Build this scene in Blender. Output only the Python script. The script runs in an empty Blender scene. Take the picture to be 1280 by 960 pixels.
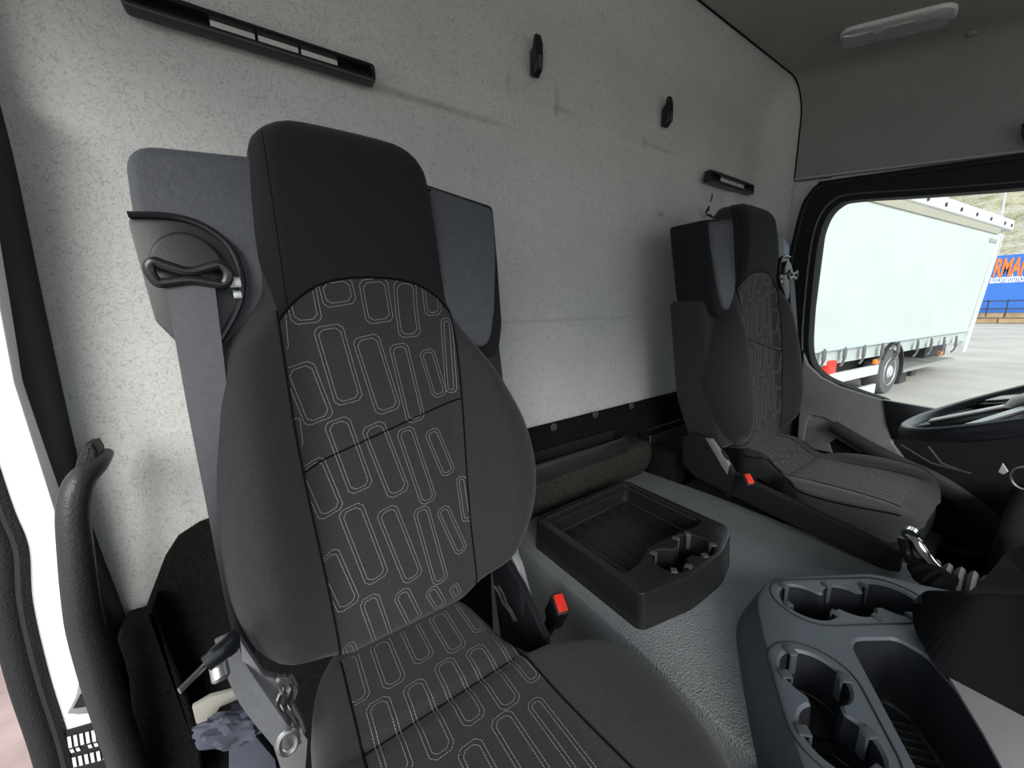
import bpy, bmesh, math, random
from mathutils import Vector, Matrix, geometry
random.seed(4)
S = bpy.context.scene
COL = S.collection
PI = math.pi

# ---------------------------------------------------------------- camera
R = Matrix(((0.8285266, 0.1273757, -0.5452697),
            (-0.5593941, 0.1449153, -0.8161359),
            (-0.0249379, 0.9812110, 0.1913194)))
FPX = 462.0
cam = bpy.data.cameras.new('camera')
camo = bpy.data.objects.new('camera', cam)
COL.objects.link(camo)
camo.matrix_world = R.to_4x4()
cam.sensor_fit = 'HORIZONTAL'
cam.sensor_width = 36.0
cam.lens = FPX / 1280 * 36
cam.clip_start = 0.01
cam.clip_end = 400
S.camera = camo

# ---------------------------------------------------------------- light
S.view_settings.view_transform = 'Standard'
S.view_settings.look = 'None'
S.view_settings.gamma = 1
S.view_settings.use_curve_mapping = False
S.view_settings.exposure = 0.0
w = bpy.data.worlds.new('overcast_sky')
S.world = w
w.use_nodes = True
wn = w.node_tree.nodes
wl = w.node_tree.links
bg = wn['Background']
tc = wn.new('ShaderNodeTexCoord'); sx = wn.new('ShaderNodeSeparateXYZ'); cr = wn.new('ShaderNodeValToRGB')
wl.new(tc.outputs['Generated'], sx.inputs[0]); wl.new(sx.outputs['Z'], cr.inputs[0]); wl.new(cr.outputs[0], bg.inputs[0])
cr.color_ramp.elements[0].color = (0.86, 0.93, 1.0, 1)
cr.color_ramp.elements[1].color = (0.80, 0.90, 1.0, 1)
SKY = 1.5
bg.inputs[1].default_value = SKY
sun = bpy.data.lights.new('sun', 'SUN')
sun.energy = 3.8
sun.angle = math.radians(35)
sun.color = (1, 0.97, 0.92)
suno = bpy.data.objects.new('sun', sun)
COL.objects.link(suno)
suno.rotation_euler = Vector((0.46, 0.74, -0.50)).to_track_quat('-Z', 'Y').to_euler()

# ---------------------------------------------------------------- helpers
def ray(px, py):
    return R @ Vector((px - 640, -(py - 480), -FPX)) / FPX

def at(px, py, ax, val):
    r = ray(px, py)
    return r * (val / r['xyz'.index(ax)])

def lean(px, py, off=0.03):
    r = ray(px, py)
    return r * ((.46 - off + .15 * .45) / (r[1] - .15 * r[2]))

def tag(o, label=None, cat=None, group=None, kind=None):
    if label: o['label'] = label
    if cat: o['category'] = cat
    if group: o['group'] = group
    if kind: o['kind'] = kind
    return o

def empty(name, loc, label, cat, group=None):
    o = bpy.data.objects.new(name, None)
    o.location = loc
    COL.objects.link(o)
    return tag(o, label, cat, group)

def obj(name, bm, m, parent=None, smooth=True, recalc=True, angle=35, label=None, kind=None):
    if recalc: bmesh.ops.recalc_face_normals(bm, faces=bm.faces)
    me = bpy.data.meshes.new(name)
    loc = Vector(parent_world(parent)) if parent else Vector((0, 0, 0))
    if not parent:
        # origin at base centre
        vs = [v.co for v in bm.verts]
        loc = Vector(((min(v.x for v in vs) + max(v.x for v in vs)) / 2, (min(v.y for v in vs) + max(v.y for v in vs)) / 2, min(v.z for v in vs)))
    if loc.length: bmesh.ops.translate(bm, verts=bm.verts, vec=-loc)
    bm.to_mesh(me); bm.free()
    me.materials.append(m)
    if smooth:
        me.shade_smooth()
        try: me.set_sharp_from_angle(angle=math.radians(angle))
        except Exception: pass
    o = bpy.data.objects.new(name, me)
    COL.objects.link(o)
    if parent: o.parent = parent
    else: o.location = loc
    if label: o['label'] = label
    if kind: o['kind'] = kind
    return o

def parent_world(p):
    v = Vector((0, 0, 0))
    while p:
        v += p.location
        p = p.parent
    return v

def struct(name, bm, m, **k):
    return obj(name, bm, m, kind='structure', **k)

def NB(): return bmesh.new()

def box(bm, x0, x1, y0, y1, z0, z1, bev=0.0, seg=2, mat=None):
    b = bmesh.new()
    bmesh.ops.create_cube(b, size=1)
    for v in b.verts:
        v.co = Vector(((x0 + x1) / 2 + v.co.x * (x1 - x0), (y0 + y1) / 2 + v.co.y * (y1 - y0), (z0 + z1) / 2 + v.co.z * (z1 - z0)))
    if bev: bmesh.ops.bevel(b, geom=b.edges[:] , offset=bev, segments=seg, affect='EDGES', profile=.5)
    if mat is not None: b.transform(mat)
    merge(bm, b)

def merge(bm, b):
    me = bpy.data.meshes.new('tmp'); b.to_mesh(me); b.free()
    bm.from_mesh(me); bpy.data.meshes.remove(me)

def grid(bm, rows, closed=False, cap=False):
    vv = [[bm.verts.new(p) for p in r] for r in rows]
    n = len(rows[0])
    for i in range(len(rows) - 1):
        for j in range(n if closed else n - 1):
            k = (j + 1) % n
            bm.faces.new((vv[i][j], vv[i][k], vv[i + 1][k], vv[i + 1][j]))
    if cap:
        bm.faces.new(vv[0][::-1]); bm.faces.new(vv[-1])
    return vv

def catmull(pts, n=8, closed=False):
    P = [Vector(p) for p in pts]; out = []
    m = len(P)
    for i in range(m if closed else m - 1):
        p0 = P[(i - 1) % m] if closed else P[max(i - 1, 0)]
        p1 = P[i]; p2 = P[(i + 1) % m]
        p3 = P[(i + 2) % m] if closed else P[min(i + 2, m - 1)]
        for k in range(n):
            t = k / n
            out.append(.5 * ((2 * p1) + (p2 - p0) * t + (2 * p0 - 5 * p1 + 4 * p2 - p3) * t * t + (3 * p1 - p0 - 3 * p2 + p3) * t ** 3))
    if not closed: out.append(P[-1])
    return out

def tube(bm, pts, r, seg=8, closed=False, rx=None, up=None, cap=True):
    P = [Vector(p) for p in pts]
    rows = []; n = len(P); prev = None
    for i, p in enumerate(P):
        a = P[(i - 1) % n] if (closed or i) else p
        b = P[(i + 1) % n] if (closed or i < n - 1) else p
        t = (b - a).normalized()
        if prev is None:
            u = Vector(up) if up else (Vector((0, 0, 1)) if abs(t.z) < .9 else Vector((1, 0, 0)))
        else: u = prev
        u = (u - t * u.dot(t))
        if u.length < 1e-6: u = Vector((1, 0.1, 0)) - t * t.x
        u.normalize(); prev = u
        v = t.cross(u)
        rr = r[i] if isinstance(r, (list, tuple)) else r
        r2 = (rx[i] if isinstance(rx, (list, tuple)) else rx) if rx else rr
        rows.append([p + u * math.cos(2 * PI * k / seg) * rr + v * math.sin(2 * PI * k / seg) * r2 for k in range(seg)])
    if closed: rows.append(rows[0])
    vv = grid(bm, rows, closed=True, cap=cap and not closed)
    if closed: bmesh.ops.remove_doubles(bm, verts=bm.verts, dist=1e-6)

def fillpoly(bm, outer, holes=()):
    """planar polygon with holes, all loops lists of Vector; returns loops of verts"""
    L0 = [list(outer)] + [list(h) for h in holes]
    pts = [Vector(p) for L in L0 for p in L]
    nrm = Vector((0, 0, 0)); o0 = L0[0]
    for i in range(len(o0)): nrm += Vector(o0[i - 1]).cross(Vector(o0[i]))
    nrm.normalize(); u = nrm.orthogonal().normalized(); v = nrm.cross(u)
    p2 = [Vector((p.dot(u), p.dot(v))) for p in pts]
    edges = []; k = 0
    for L in L0:
        n = len(L); edges += [(k + i, k + (i + 1) % n) for i in range(n)]; k += n
    rv, re, rf, ov, oe, of = geometry.delaunay_2d_cdt(p2, edges, [], 1, 1e-7)
    h = sum(p.dot(nrm) for p in pts) / len(pts)
    vs = []
    for i, q in enumerate(rv):
        vs.append(bm.verts.new(pts[ov[i][0]] if ov[i] else u * q.x + v * q.y + nrm * h))
    def inside(c, L):
        w_ = False; n = len(L)
        for i in range(n):
            a, b = L[i - 1], L[i]
            if (a.y > c.y) != (b.y > c.y) and c.x < (b.x - a.x) * (c.y - a.y) / (b.y - a.y) + a.x: w_ = not w_
        return w_
    k = 0; P2 = []
    for L in L0: P2.append(p2[k:k + len(L)]); k += len(L)
    for f in rf:
        c = sum((rv[i] for i in f), Vector((0, 0))) / len(f)
        if not inside(c, P2[0]) or any(inside(c, q) for q in P2[1:]): continue
        try: bm.faces.new([vs[i] for i in f])
        except ValueError: pass
    return vs

def inset(poly, d):
    """inset a CCW 2D polygon by d (simple mitre)"""
    n = len(poly); out = []
    for i in range(n):
        a = Vector(poly[i - 1][:2]); p = Vector(poly[i][:2]); b = Vector(poly[(i + 1) % n][:2])
        e1 = (p - a).normalized(); e2 = (b - p).normalized()
        n1 = Vector((-e1.y, e1.x)); n2 = Vector((-e2.y, e2.x))
        m = n1 + n2
        if m.length < 1e-6: m = n1
        m.normalize()
        c = max(.35, m.dot(n1))
        out.append(tuple(p + m * (d / c)))
    return out

def area2(p): return sum(p[i - 1][0] * p[i][1] - p[i][0] * p[i - 1][1] for i in range(len(p))) / 2
def ccw(p): return list(p) if area2(p) > 0 else list(p)[::-1]

def roundpoly(poly, r, n=6):
    poly = ccw(poly); out = []
    m = len(poly)
    for i in range(m):
        rr = r[i] if isinstance(r, (list, tuple)) else r
        a = Vector(poly[i - 1][:2]); p = Vector(poly[i][:2]); b = Vector(poly[(i + 1) % m][:2])
        la = (a - p).length; lb = (b - p).length
        d = min(rr, la * .45, lb * .45)
        A = p + (a - p).normalized() * d; B = p + (b - p).normalized() * d
        for k in range(n + 1):
            t = k / n
            out.append(tuple(A * (1 - t) ** 2 + p * 2 * t * (1 - t) + B * t * t))
    return out

def moulded(bm, outer, holes, z0, z1, ch=.004, flare=0.0, T=None, wells=None):
    """moulded tray: outer 2D outline from z0 up to z1, holes=[(poly, depth, taper)] sunk from the top"""
    T = T or (lambda x, y, z: Vector((x, y, z)))
    outer = ccw(outer)
    base = inset(outer, -flare) if flare else outer
    rings = [[T(x, y, z0) for x, y in base], [T(x, y, z1 - ch) for x, y in outer]]
    a = inset(outer, ch * .3); b = inset(outer, ch)
    rings += [[T(x, y, z1 - ch * .3) for x, y in a]]
    grid(bm, rings + [[T(x, y, z1) for x, y in b]], closed=True)
    hl = []
    for h, dep, tap in holes:
        h = ccw(h)
        hl.append([T(x, y, z1) for x, y in inset(h, -ch * .5)])
        r = [[T(x, y, z1) for x, y in inset(h, -ch * .5)], [T(x, y, z1 - ch * .5) for x, y in h], [T(x, y, z1 - dep + .003) for x, y in inset(h, tap)], [T(x, y, z1 - dep) for x, y in inset(h, tap + .003)]]
        wb = bm
        if wells is not None: wb = bmesh.new(); wells.append(wb); grid(bm, r[:2], closed=True); r = r[1:]
        grid(wb, r, closed=True)
        fillpoly(wb, r[-1])
    fillpoly(bm, [T(x, y, z1) for x, y in b], hl)
    bmesh.ops.remove_doubles(bm, verts=bm.verts, dist=1e-5)

def slab(bm, poly3, thick, bev=0.0, seg=2):
    """extrude planar 3D polygon by vector thick, with bevelled outline"""
    b = bmesh.new()
    thick = Vector(thick)
    vs = [b.verts.new(p) for p in poly3]; f = b.faces.new(vs)
    g = bmesh.ops.extrude_face_region(b, geom=[f])
    nv = [v for v in g['geom'] if isinstance(v, bmesh.types.BMVert)]
    bmesh.ops.translate(b, verts=nv, vec=thick)
    bmesh.ops.recalc_face_normals(b, faces=b.faces)
    if bev:
        big = [f for f in b.faces if len(f.verts) > 4 or len(poly3) == 4]
        ed = [e for e in b.edges if any(len(f.verts) == len(poly3) and abs(f.normal.dot(thick.normalized())) > .6 for f in e.link_faces)]
        bmesh.ops.bevel(b, geom=ed, offset=bev, segments=seg, affect='EDGES', profile=.6)
    merge(bm, b)

def lathe(bm, prof, c, axis, seg=24, cap=True):
    """prof list of (r, h) along axis"""
    ax = Vector(axis).normalized(); u = ax.orthogonal().normalized(); v = ax.cross(u)
    rows = [[Vector(c) + ax * h + (u * math.cos(2 * PI * k / seg) + v * math.sin(2 * PI * k / seg)) * max(r, 1e-5) for k in range(seg)] for r, h in prof]
    grid(bm, rows, closed=True, cap=cap)

def lerp_tab(tab, z):
    """tab sorted by key ascending: smooth interpolation of tuples"""
    if z <= tab[0][0]: return tab[0][1:]
    if z >= tab[-1][0]: return tab[-1][1:]
    for i in range(len(tab) - 1):
        if tab[i][0] <= z <= tab[i + 1][0]:
            a, b = tab[i], tab[i + 1]
            p = tab[max(i - 1, 0)]; q = tab[min(i + 2, len(tab) - 1)]
            h = b[0] - a[0]; t = (z - a[0]) / h
            res = []
            for k in range(1, len(a)):
                m0 = (b[k] - p[k]) / (b[0] - p[0]) * h; m1 = (q[k] - a[k]) / (q[0] - a[0]) * h
                res.append((2 * t ** 3 - 3 * t * t + 1) * a[k] + (t ** 3 - 2 * t * t + t) * m0 + (-2 * t ** 3 + 3 * t * t) * b[k] + (t ** 3 - t * t) * m1)
            return res

def sst(t):
    t = max(0, min(1, t)); return t * t * (3 - 2 * t)

# ---------------------------------------------------------------- materials
def mat(name, col, rough=.6, spec=.5, metal=0.0, bump=None, var=0.0, vscale=8, sheen=0.0, coat=0.0):
    """bump = (kind, scale, strength, distance)"""
    m = bpy.data.materials.new(name); m.use_nodes = True
    N = m.node_tree.nodes; L = m.node_tree.links
    b = N['Principled BSDF']
    b.inputs['Base Color'].default_value = (*col, 1)
    b.inputs['Roughness'].default_value = rough
    b.inputs['Specular IOR Level'].default_value = spec
    b.inputs['Metallic'].default_value = metal
    if sheen:
        b.inputs['Sheen Weight'].default_value = sheen
        b.inputs['Sheen Roughness'].default_value = .5
    if coat: b.inputs['Coat Weight'].default_value = coat
    t = N.new('ShaderNodeTexCoord')
    src = t.outputs['Object']
    if var:
        n = N.new('ShaderNodeTexNoise'); n.inputs['Scale'].default_value = vscale; n.inputs['Detail'].default_value = 6
        L.new(src, n.inputs['Vector'])
        c = N.new('ShaderNodeValToRGB')
        c.color_ramp.elements[0].position = .3; c.color_ramp.elements[1].position = .7
        c.color_ramp.elements[0].color = (*[x * (1 - var) for x in col], 1)
        c.color_ramp.elements[1].color = (*[min(1, x * (1 + var)) for x in col], 1)
        L.new(n.outputs['Fac'], c.inputs[0]); L.new(c.outputs[0], b.inputs['Base Color'])
    if bump:
        kind, sc, st, di = bump
        if kind == 'noise':
            n = N.new('ShaderNodeTexNoise'); n.inputs['Scale'].default_value = sc; n.inputs['Detail'].default_value = 2; o = n.outputs['Fac']
        elif kind == 'voronoi':
            n = N.new('ShaderNodeTexVoronoi'); n.inputs['Scale'].default_value = sc; o = n.outputs['Distance']
        elif kind == 'weave':
            n = N.new('ShaderNodeTexWave'); n.inputs['Scale'].default_value = sc; n.bands_direction = 'DIAGONAL'; n.inputs['Distortion'].default_value = 1.5; n.inputs['Detail'].default_value = 2; n.inputs['Detail Scale'].default_value = 3; o = n.outputs['Fac']
        L.new(src, n.inputs['Vector'])
        bp = N.new('ShaderNodeBump'); bp.inputs['Strength'].default_value = st; bp.inputs['Distance'].default_value = di
        L.new(o, bp.inputs['Height']); L.new(bp.outputs[0], b.inputs['Normal'])
    return m

def liner_mat(name, stains=()):
    """light headliner cloth with a fine squiggle print and small brown marks"""
    m = bpy.data.materials.new(name); m.use_nodes = True
    N = m.node_tree.nodes; L = m.node_tree.links
    b = N['Principled BSDF']; b.inputs['Roughness'].default_value = .85; b.inputs['Specular IOR Level'].default_value = .25
    g = N.new('ShaderNodeNewGeometry'); src = g.outputs['Position']
    n1 = N.new('ShaderNodeTexNoise'); n1.inputs['Scale'].default_value = 125; n1.inputs['Detail'].default_value = 0
    n1.inputs['Distortion'].default_value = 1.3
    L.new(src, n1.inputs['Vector'])
    # squiggles: thin bands where the noise crosses 0.5
    a = N.new('ShaderNodeMath'); a.operation = 'SUBTRACT'; a.inputs[1].default_value = .5; L.new(n1.outputs['Fac'], a.inputs[0])
    a2 = N.new('ShaderNodeMath'); a2.operation = 'ABSOLUTE'; L.new(a.outputs[0], a2.inputs[0])
    r = N.new('ShaderNodeMapRange'); r.inputs['From Min'].default_value = .012; r.inputs['From Max'].default_value = .055
    L.new(a2.outputs[0], r.inputs['Value'])
    mx = N.new('ShaderNodeMixRGB'); L.new(r.outputs[0], mx.inputs[0])
    mx.inputs[1].default_value = (.46, .46, .445, 1); mx.inputs[2].default_value = (.60, .60, .578, 1)
    last = mx.outputs[0]
    big = N.new('ShaderNodeTexNoise'); big.inputs['Scale'].default_value = 5; big.inputs['Detail'].default_value = 5
    L.new(src, big.inputs['Vector'])
    rb = N.new('ShaderNodeMapRange'); rb.inputs['From Min'].default_value = .3; rb.inputs['From Max'].default_value = .7; rb.inputs['To Min'].default_value = .93; rb.inputs['To Max'].default_value = 1.03
    L.new(big.outputs['Fac'], rb.inputs['Value'])
    mu = N.new('ShaderNodeVectorMath'); mu.operation = 'SCALE'; L.new(last, mu.inputs[0]); L.new(rb.outputs[0], mu.inputs['Scale'])
    last = mu.outputs[0]
    fn = N.new('ShaderNodeTexNoise'); fn.inputs['Scale'].default_value = 40; fn.inputs['Detail'].default_value = 6; L.new(src, fn.inputs['Vector'])
    for (c, s, amt) in stains:
        d = N.new('ShaderNodeVectorMath'); d.operation = 'SUBTRACT'; L.new(src, d.inputs[0]); d.inputs[1].default_value = c
        e = N.new('ShaderNodeVectorMath'); e.operation = 'DIVIDE'; L.new(d.outputs[0], e.inputs[0]); e.inputs[1].default_value = s
        f = N.new('ShaderNodeVectorMath'); f.operation = 'LENGTH'; L.new(e.outputs[0], f.inputs[0])
        h = N.new('ShaderNodeMapRange'); h.inputs['From Min'].default_value = 1; h.inputs['From Max'].default_value = .1; h.inputs['To Min'].default_value = 0; h.inputs['To Max'].default_value = amt
        L.new(f.outputs['Value'], h.inputs['Value'])
        k = N.new('ShaderNodeMath'); k.operation = 'MULTIPLY'; L.new(h.outputs[0], k.inputs[0]); L.new(fn.outputs['Fac'], k.inputs[1])
        x = N.new('ShaderNodeMixRGB'); L.new(k.outputs[0], x.inputs[0]); L.new(last, x.inputs[1]); x.inputs[2].default_value = (.10, .085, .05, 1)
        last = x.outputs[0]
    L.new(last, b.inputs['Base Color'])
    bp = N.new('ShaderNodeBump'); bp.inputs['Strength'].default_value = .35; bp.inputs['Distance'].default_value = .001
    L.new(r.outputs[0], bp.inputs['Height']); L.new(bp.outputs[0], b.inputs['Normal'])
    return m

M_fabric = mat('seat_fabric', (.029, .029, .031), .95, .2, bump=('noise', 900, .35, .0006), var=.12, vscale=250, sheen=.12)
M_head = mat('head_fabric', (.013, .013, .014), .95, .15, bump=('noise', 700, .3, .0005), var=.1, vscale=300, sheen=.07)
M_panel = mat('panel_fabric', (.030, .030, .031), .95, .2, bump=('weave', 260, .3, .0005), var=.12, vscale=300, sheen=.12)
M_wing = mat('wing_leather', (.062, .066, .076), .6, .4, bump=('noise', 260, .5, .001), var=.12, vscale=120, sheen=.1)
M_thread = mat('thread', (.24, .24, .24), .8, .2)
M_seam = mat('seam_thread', (.004, .004, .004), .9, .1)
M_web = mat('webbing', (.115, .118, .128), .75, .35, bump=('weave', 420, .5, .0006), var=.08, vscale=200)
M_plastic = mat('black_plastic', (.014, .0145, .016), .42, .5, bump=('noise', 500, .25, .0004))
M_gloss = mat('gloss_plastic', (.010, .011, .013), .28, .5)
M_soft = mat('soft_black', (.010, .010, .011), .8, .25, bump=('noise', 300, .3, .0006))
M_console = mat('console_plastic', (.07, .083, .096), .42, .5, bump=('noise', 650, .45, .0006), var=.08, vscale=400)
M_mat = mat('tunnel_mat', (.20, .218, .226), .45, .5, bump=('voronoi', 330, .8, .0016), var=.12, vscale=300)
M_carpet = mat('carpet', (.012, .0115, .011), 1, .05, bump=('noise', 600, .9, .003), var=.4, vscale=260)
M_shelf = mat('shelf_carpet', (.036, .033, .029), 1, .08, bump=('noise', 450, .9, .003), var=.5, vscale=220)
M_cap = mat('grey_cap', (.055, .055, .055), .6, .4)
M_metal = mat('metal', (.55, .55, .54), .35, .5, metal=1, bump=('noise', 40, .1, .001))
M_grey_steel = mat('grey_steel', (.24, .24, .25), .55, .5, metal=.4)
M_chrome = mat('chrome', (.8, .8, .8), .12, .5, metal=1)
M_red = mat('red_button', (.75, .035, .02), .35, .5)
M_white = mat('white_paint', (.90, .93, .94), .25, .5, coat=.4)
M_label = mat('label_white', (.7, .7, .7), .5)
M_rubber = mat('rubber', (.012, .012, .013), .6, .4, bump=('voronoi', 420, .5, .001))
M_door = mat('door_grey', (.22, .22, .225), .6, .4, bump=('noise', 400, .3, .0005), var=.05, vscale=30)
M_dark = mat('dark_trim', (.028, .029, .031), .65, .35, bump=('noise', 400, .3, .0005))
M_frame = mat('window_frame', (.007, .0075, .008), .7, .3)
M_bag = mat('blue_cloth', (.07, .076, .10), .8, .3, var=.15, vscale=30)
st = []
for (px, py, sxy) in ((690, 132, (.012, .05, .045)), (700, 142, (.05, .05, .010)), (800, 182, (.022, .05, .022)), (820, 189, (.10, .05, .008)), (826, 268, (.03, .05, .012)), (700, 400, (.5, .05, .007)), (630, 110, (.012, .05, .03)), (540, 130, (.25, .05, .01))):
    p = at(px, py, 'y', .78); st.append((p, sxy, .8 if sxy[0] < .3 else .35))
M_liner = liner_mat('headliner_cloth', st)
M_liner2 = liner_mat('roof_cloth_shaded')  # same cloth as the rear wall, with the shade under the roof painted in
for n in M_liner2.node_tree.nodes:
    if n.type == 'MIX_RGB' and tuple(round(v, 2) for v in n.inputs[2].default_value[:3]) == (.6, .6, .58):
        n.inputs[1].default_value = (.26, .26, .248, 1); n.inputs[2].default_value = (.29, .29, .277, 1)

# ================================================================ STRUCTURE
XL, XR, YB, FR = -.25, 1.75, .78, .12
def roofz(y): return .785 + .22 * (y - .66)
# rear wall with moulded step, rounded into roof and right side
def wall_dy(x, z):
    # raised border round a recessed middle field
    up = sst((z - (.425 + .0 * x)) / .035)
    xr = 1.50 - .10 * sst((.35 - z) / .5)
    rt = sst((x - xr) / .03) * .8
    xl = -.20 + .05 * math.sin((z + .5) * 3)
    lf = sst((xl - x) / .02) * .6 * sst((-.12 - z) / .12)
    g = -.35 * math.exp(-((z + .03 + .02 * x) / .006) ** 2)
    return .017 * max(up, rt, lf) + .004 * g
bm = NB(); rows = []
NZ, NX = 130, 150
Zs = [-.56 + (.665 + .56) * i / 100 for i in range(101)] + [None] * 14
for i in range(115):
    if i <= 100: z = Zs[i]; ins = 0
    else:
        a = (i - 100) / 14 * PI / 2; z = .665 + .12 * math.sin(a); ins = .12 * (1 - math.cos(a))
    row = []
    for j in range(141):
        x = XL + (XR - FR - XL) * j / 140
        row.append(Vector((x, YB - ins - wall_dy(x, min(z, .7)) * (1 - ins / .12), z)))
    rr = FR - ins
    for k in range(1, 13):
        a = k / 12 * PI / 2
        row.append(Vector((XR - FR + rr * math.sin(a), YB - FR + rr * math.cos(a) - wall_dy(2, min(z, .7)) * math.cos(a) * (1 - ins / .12), z)))
    rows.append(row)
grid(bm, rows)
bmesh.ops.remove_doubles(bm, verts=bm.verts, dist=1e-5)
struct('wall_rear', bm, M_liner, recalc=False, angle=80)
# ceiling and right side panel
def side_section(y, lo=None):
    zr = roofz(y); f = .12; pts = []
    for x in (-.45, .2, .8, XR - f): pts.append(Vector((x, y, zr)))
    for k in range(1, 9):
        a = k / 8 * PI / 2
        pts.append(Vector((XR - f + f * math.sin(a), y, zr - f + f * math.cos(a))))
    return pts
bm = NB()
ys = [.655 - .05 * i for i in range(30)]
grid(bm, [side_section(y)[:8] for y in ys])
M_liner3 = M_liner2.copy(); M_liner3.name = 'ceiling_cloth_shaded'  # ceiling copy of the lining, shade of its downward face kept in the colour
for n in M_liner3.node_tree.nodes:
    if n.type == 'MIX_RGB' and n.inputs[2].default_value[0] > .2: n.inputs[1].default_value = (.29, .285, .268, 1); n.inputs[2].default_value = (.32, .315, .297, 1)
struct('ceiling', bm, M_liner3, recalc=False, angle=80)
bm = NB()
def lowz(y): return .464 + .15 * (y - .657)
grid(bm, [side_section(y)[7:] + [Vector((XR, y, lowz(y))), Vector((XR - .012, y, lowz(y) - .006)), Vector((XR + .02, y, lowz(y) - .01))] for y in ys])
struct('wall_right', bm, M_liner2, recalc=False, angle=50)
# dark joint between rear wall and roof lining
bm = NB()
pts = [Vector((-.45, .657, .819)), Vector((XR - .15, .657, .818))]
sec = side_section(.657)
pts = [p + Vector((0, 0, -.0015)) for p in sec] + [Vector((XR - .0015, .657, lowz(.657) + .01))]
tube(bm, pts, .0022, 6)
struct('trim_1', bm, M_seam)
bm = NB()
pts = [Vector((XR - .003, y, lowz(y) + .002)) for y in ys]
tube(bm, pts, .003, 6)
struct('trim_2', bm, mat('trim_light', (.5, .5, .48), .6))
# lower right wall piece under the lining (light B-post trim beside the driver seat)
bm = NB()
grid(bm, [[Vector((XR + .004, y, lowz(.657) - .002 if k == 0 else z)) for k, z in enumerate((.46, .2, -.1, -.3, -.56, -.9))] for y in (.70, .64, .58, .54)])
struct('wall_right', bm, M_liner, recalc=False)

# engine tunnel + floor
bm = NB()
TZ = -.515
tun = [(.42, .80), (.42, .30), (.40, -.1), (.40, -.8), (1.05, -.8), (1.02, .1), (.965, .80)]
tun = ccw(tun)
BINP = roundpoly([(.612, .104), (.665, .068), (.662, .040), (.49, -.10), (.40, -.10), (.42, -.02)], [.014, .02, .012, .01, .01, .02], 5)
o = roundpoly(tun, .005, 2)
moulded(bm, o, [(inset(BINP, -.012), .10, .001)], -.95, TZ, ch=.006)
struct('floor', bm, M_mat)
bm = NB()
box(bm, -.36, 1.9, -.9, .85, -.98, -.95)
struct('floor', bm, M_carpet)
# dark lower rear wall (carpet) with its sloping left end
bm = NB()
P = [(-.252, -.486), (-.225, -.488), (-.20, -.43), (-.175, -.375), (-.155, -.347), (-.127, -.333), (0, -.314), (.3, -.309), (1.70, -.300), (1.70, -.95), (-.252, -.95)]
slab(bm, [Vector((x, .752, z)) for x, z in P], (0, .02, 0), .004)
wlow = struct('wall_rear', bm, M_carpet)
for i, (px, py) in enumerate(((692, 534), (744, 518), (789, 507))):
    b = NB(); p = at(px, py, 'y', .75)
    lathe(b, [(.0115, .0), (.0115, -.002), (.009, -.004), (.0, -.0045)], p, (0, 1, 0), 20)
    o = obj('round_cap', b, M_cap, wlow)
# closing panels outside the view so that the cab is a cab: header, far post, nose, left upper side
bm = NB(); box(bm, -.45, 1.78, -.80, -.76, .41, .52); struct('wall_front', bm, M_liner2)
bm = NB(); box(bm, -.45, 1.78, -.80, -.74, -.95, -.34); struct('wall_front', bm, M_soft)
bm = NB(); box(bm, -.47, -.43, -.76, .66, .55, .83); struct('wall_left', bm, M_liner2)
bm = NB(); box(bm, 1.80, 1.84, -.80, .85, -.98, -.36); struct('wall_right', bm, M_soft)
bm = NB(); box(bm, 1.80, 1.84, .66, .85, -.36, .9); struct('wall_right', bm, M_soft)
bm = NB(); box(bm, -.46, 1.90, -.80, .80, .86, .90); struct('ceiling', bm, M_white)
bm = NB(); box(bm, -.29, 1.95, .80, .84, -.98, .88); struct('wall_rear', bm, M_white)

# ---------------------------------------------------------------- left door post
def polyY(pl, y): return [at(a, b, 'y', y) for a, b in pl]
# rubber/trim strip against the lining
bm = NB()
rg = [(-12, 170), (0, 222), (38, 400), (75, 562), (105, 680), (150, 800), (195, 965), (200, 990)]
lf = [(-45, 250), (-20, 330), (16, 478), (58, 610), (92, 720), (120, 850), (150, 965), (158, 990)]
R_ = catmull([at(a, b, 'y', .735) for a, b in rg], 6); L_ = catmull([at(a, b, 'y', .72) for a, b in lf], 6)
R_.insert(0, Vector((R_[0].x, .735, .66))); L_.insert(0, Vector((L_[0].x, .72, .66)))
rows = []
for a, b in zip(R_, L_):
    m_ = (a + b) / 2
    rows.append([a + Vector((.002, .04, 0)), a, a * .75 + b * .25 + Vector((0, -.010, 0)), m_ + Vector((0, -.014, 0)), a * .25 + b * .75 + Vector((0, -.008, 0)), b, b + Vector((-.002, .05, 0))])
grid(bm, rows)
struct('trim_3', bm, M_rubber, recalc=False)
# painted post
bm = NB()
pw = [(-260, 60), (-220, 300), (-60, 560), (-4, 640), (20, 700), (40, 800), (76, 920), (100, 985), (162, 985), (152, 962), (122, 850), (94, 720), (60, 610), (18, 478), (-10, 330), (-60, 60)]
slab(bm, polyY(pw, .695), (0, .05, 0), .003)
post = struct('wall_left', bm, M_white, smooth=False)
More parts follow.
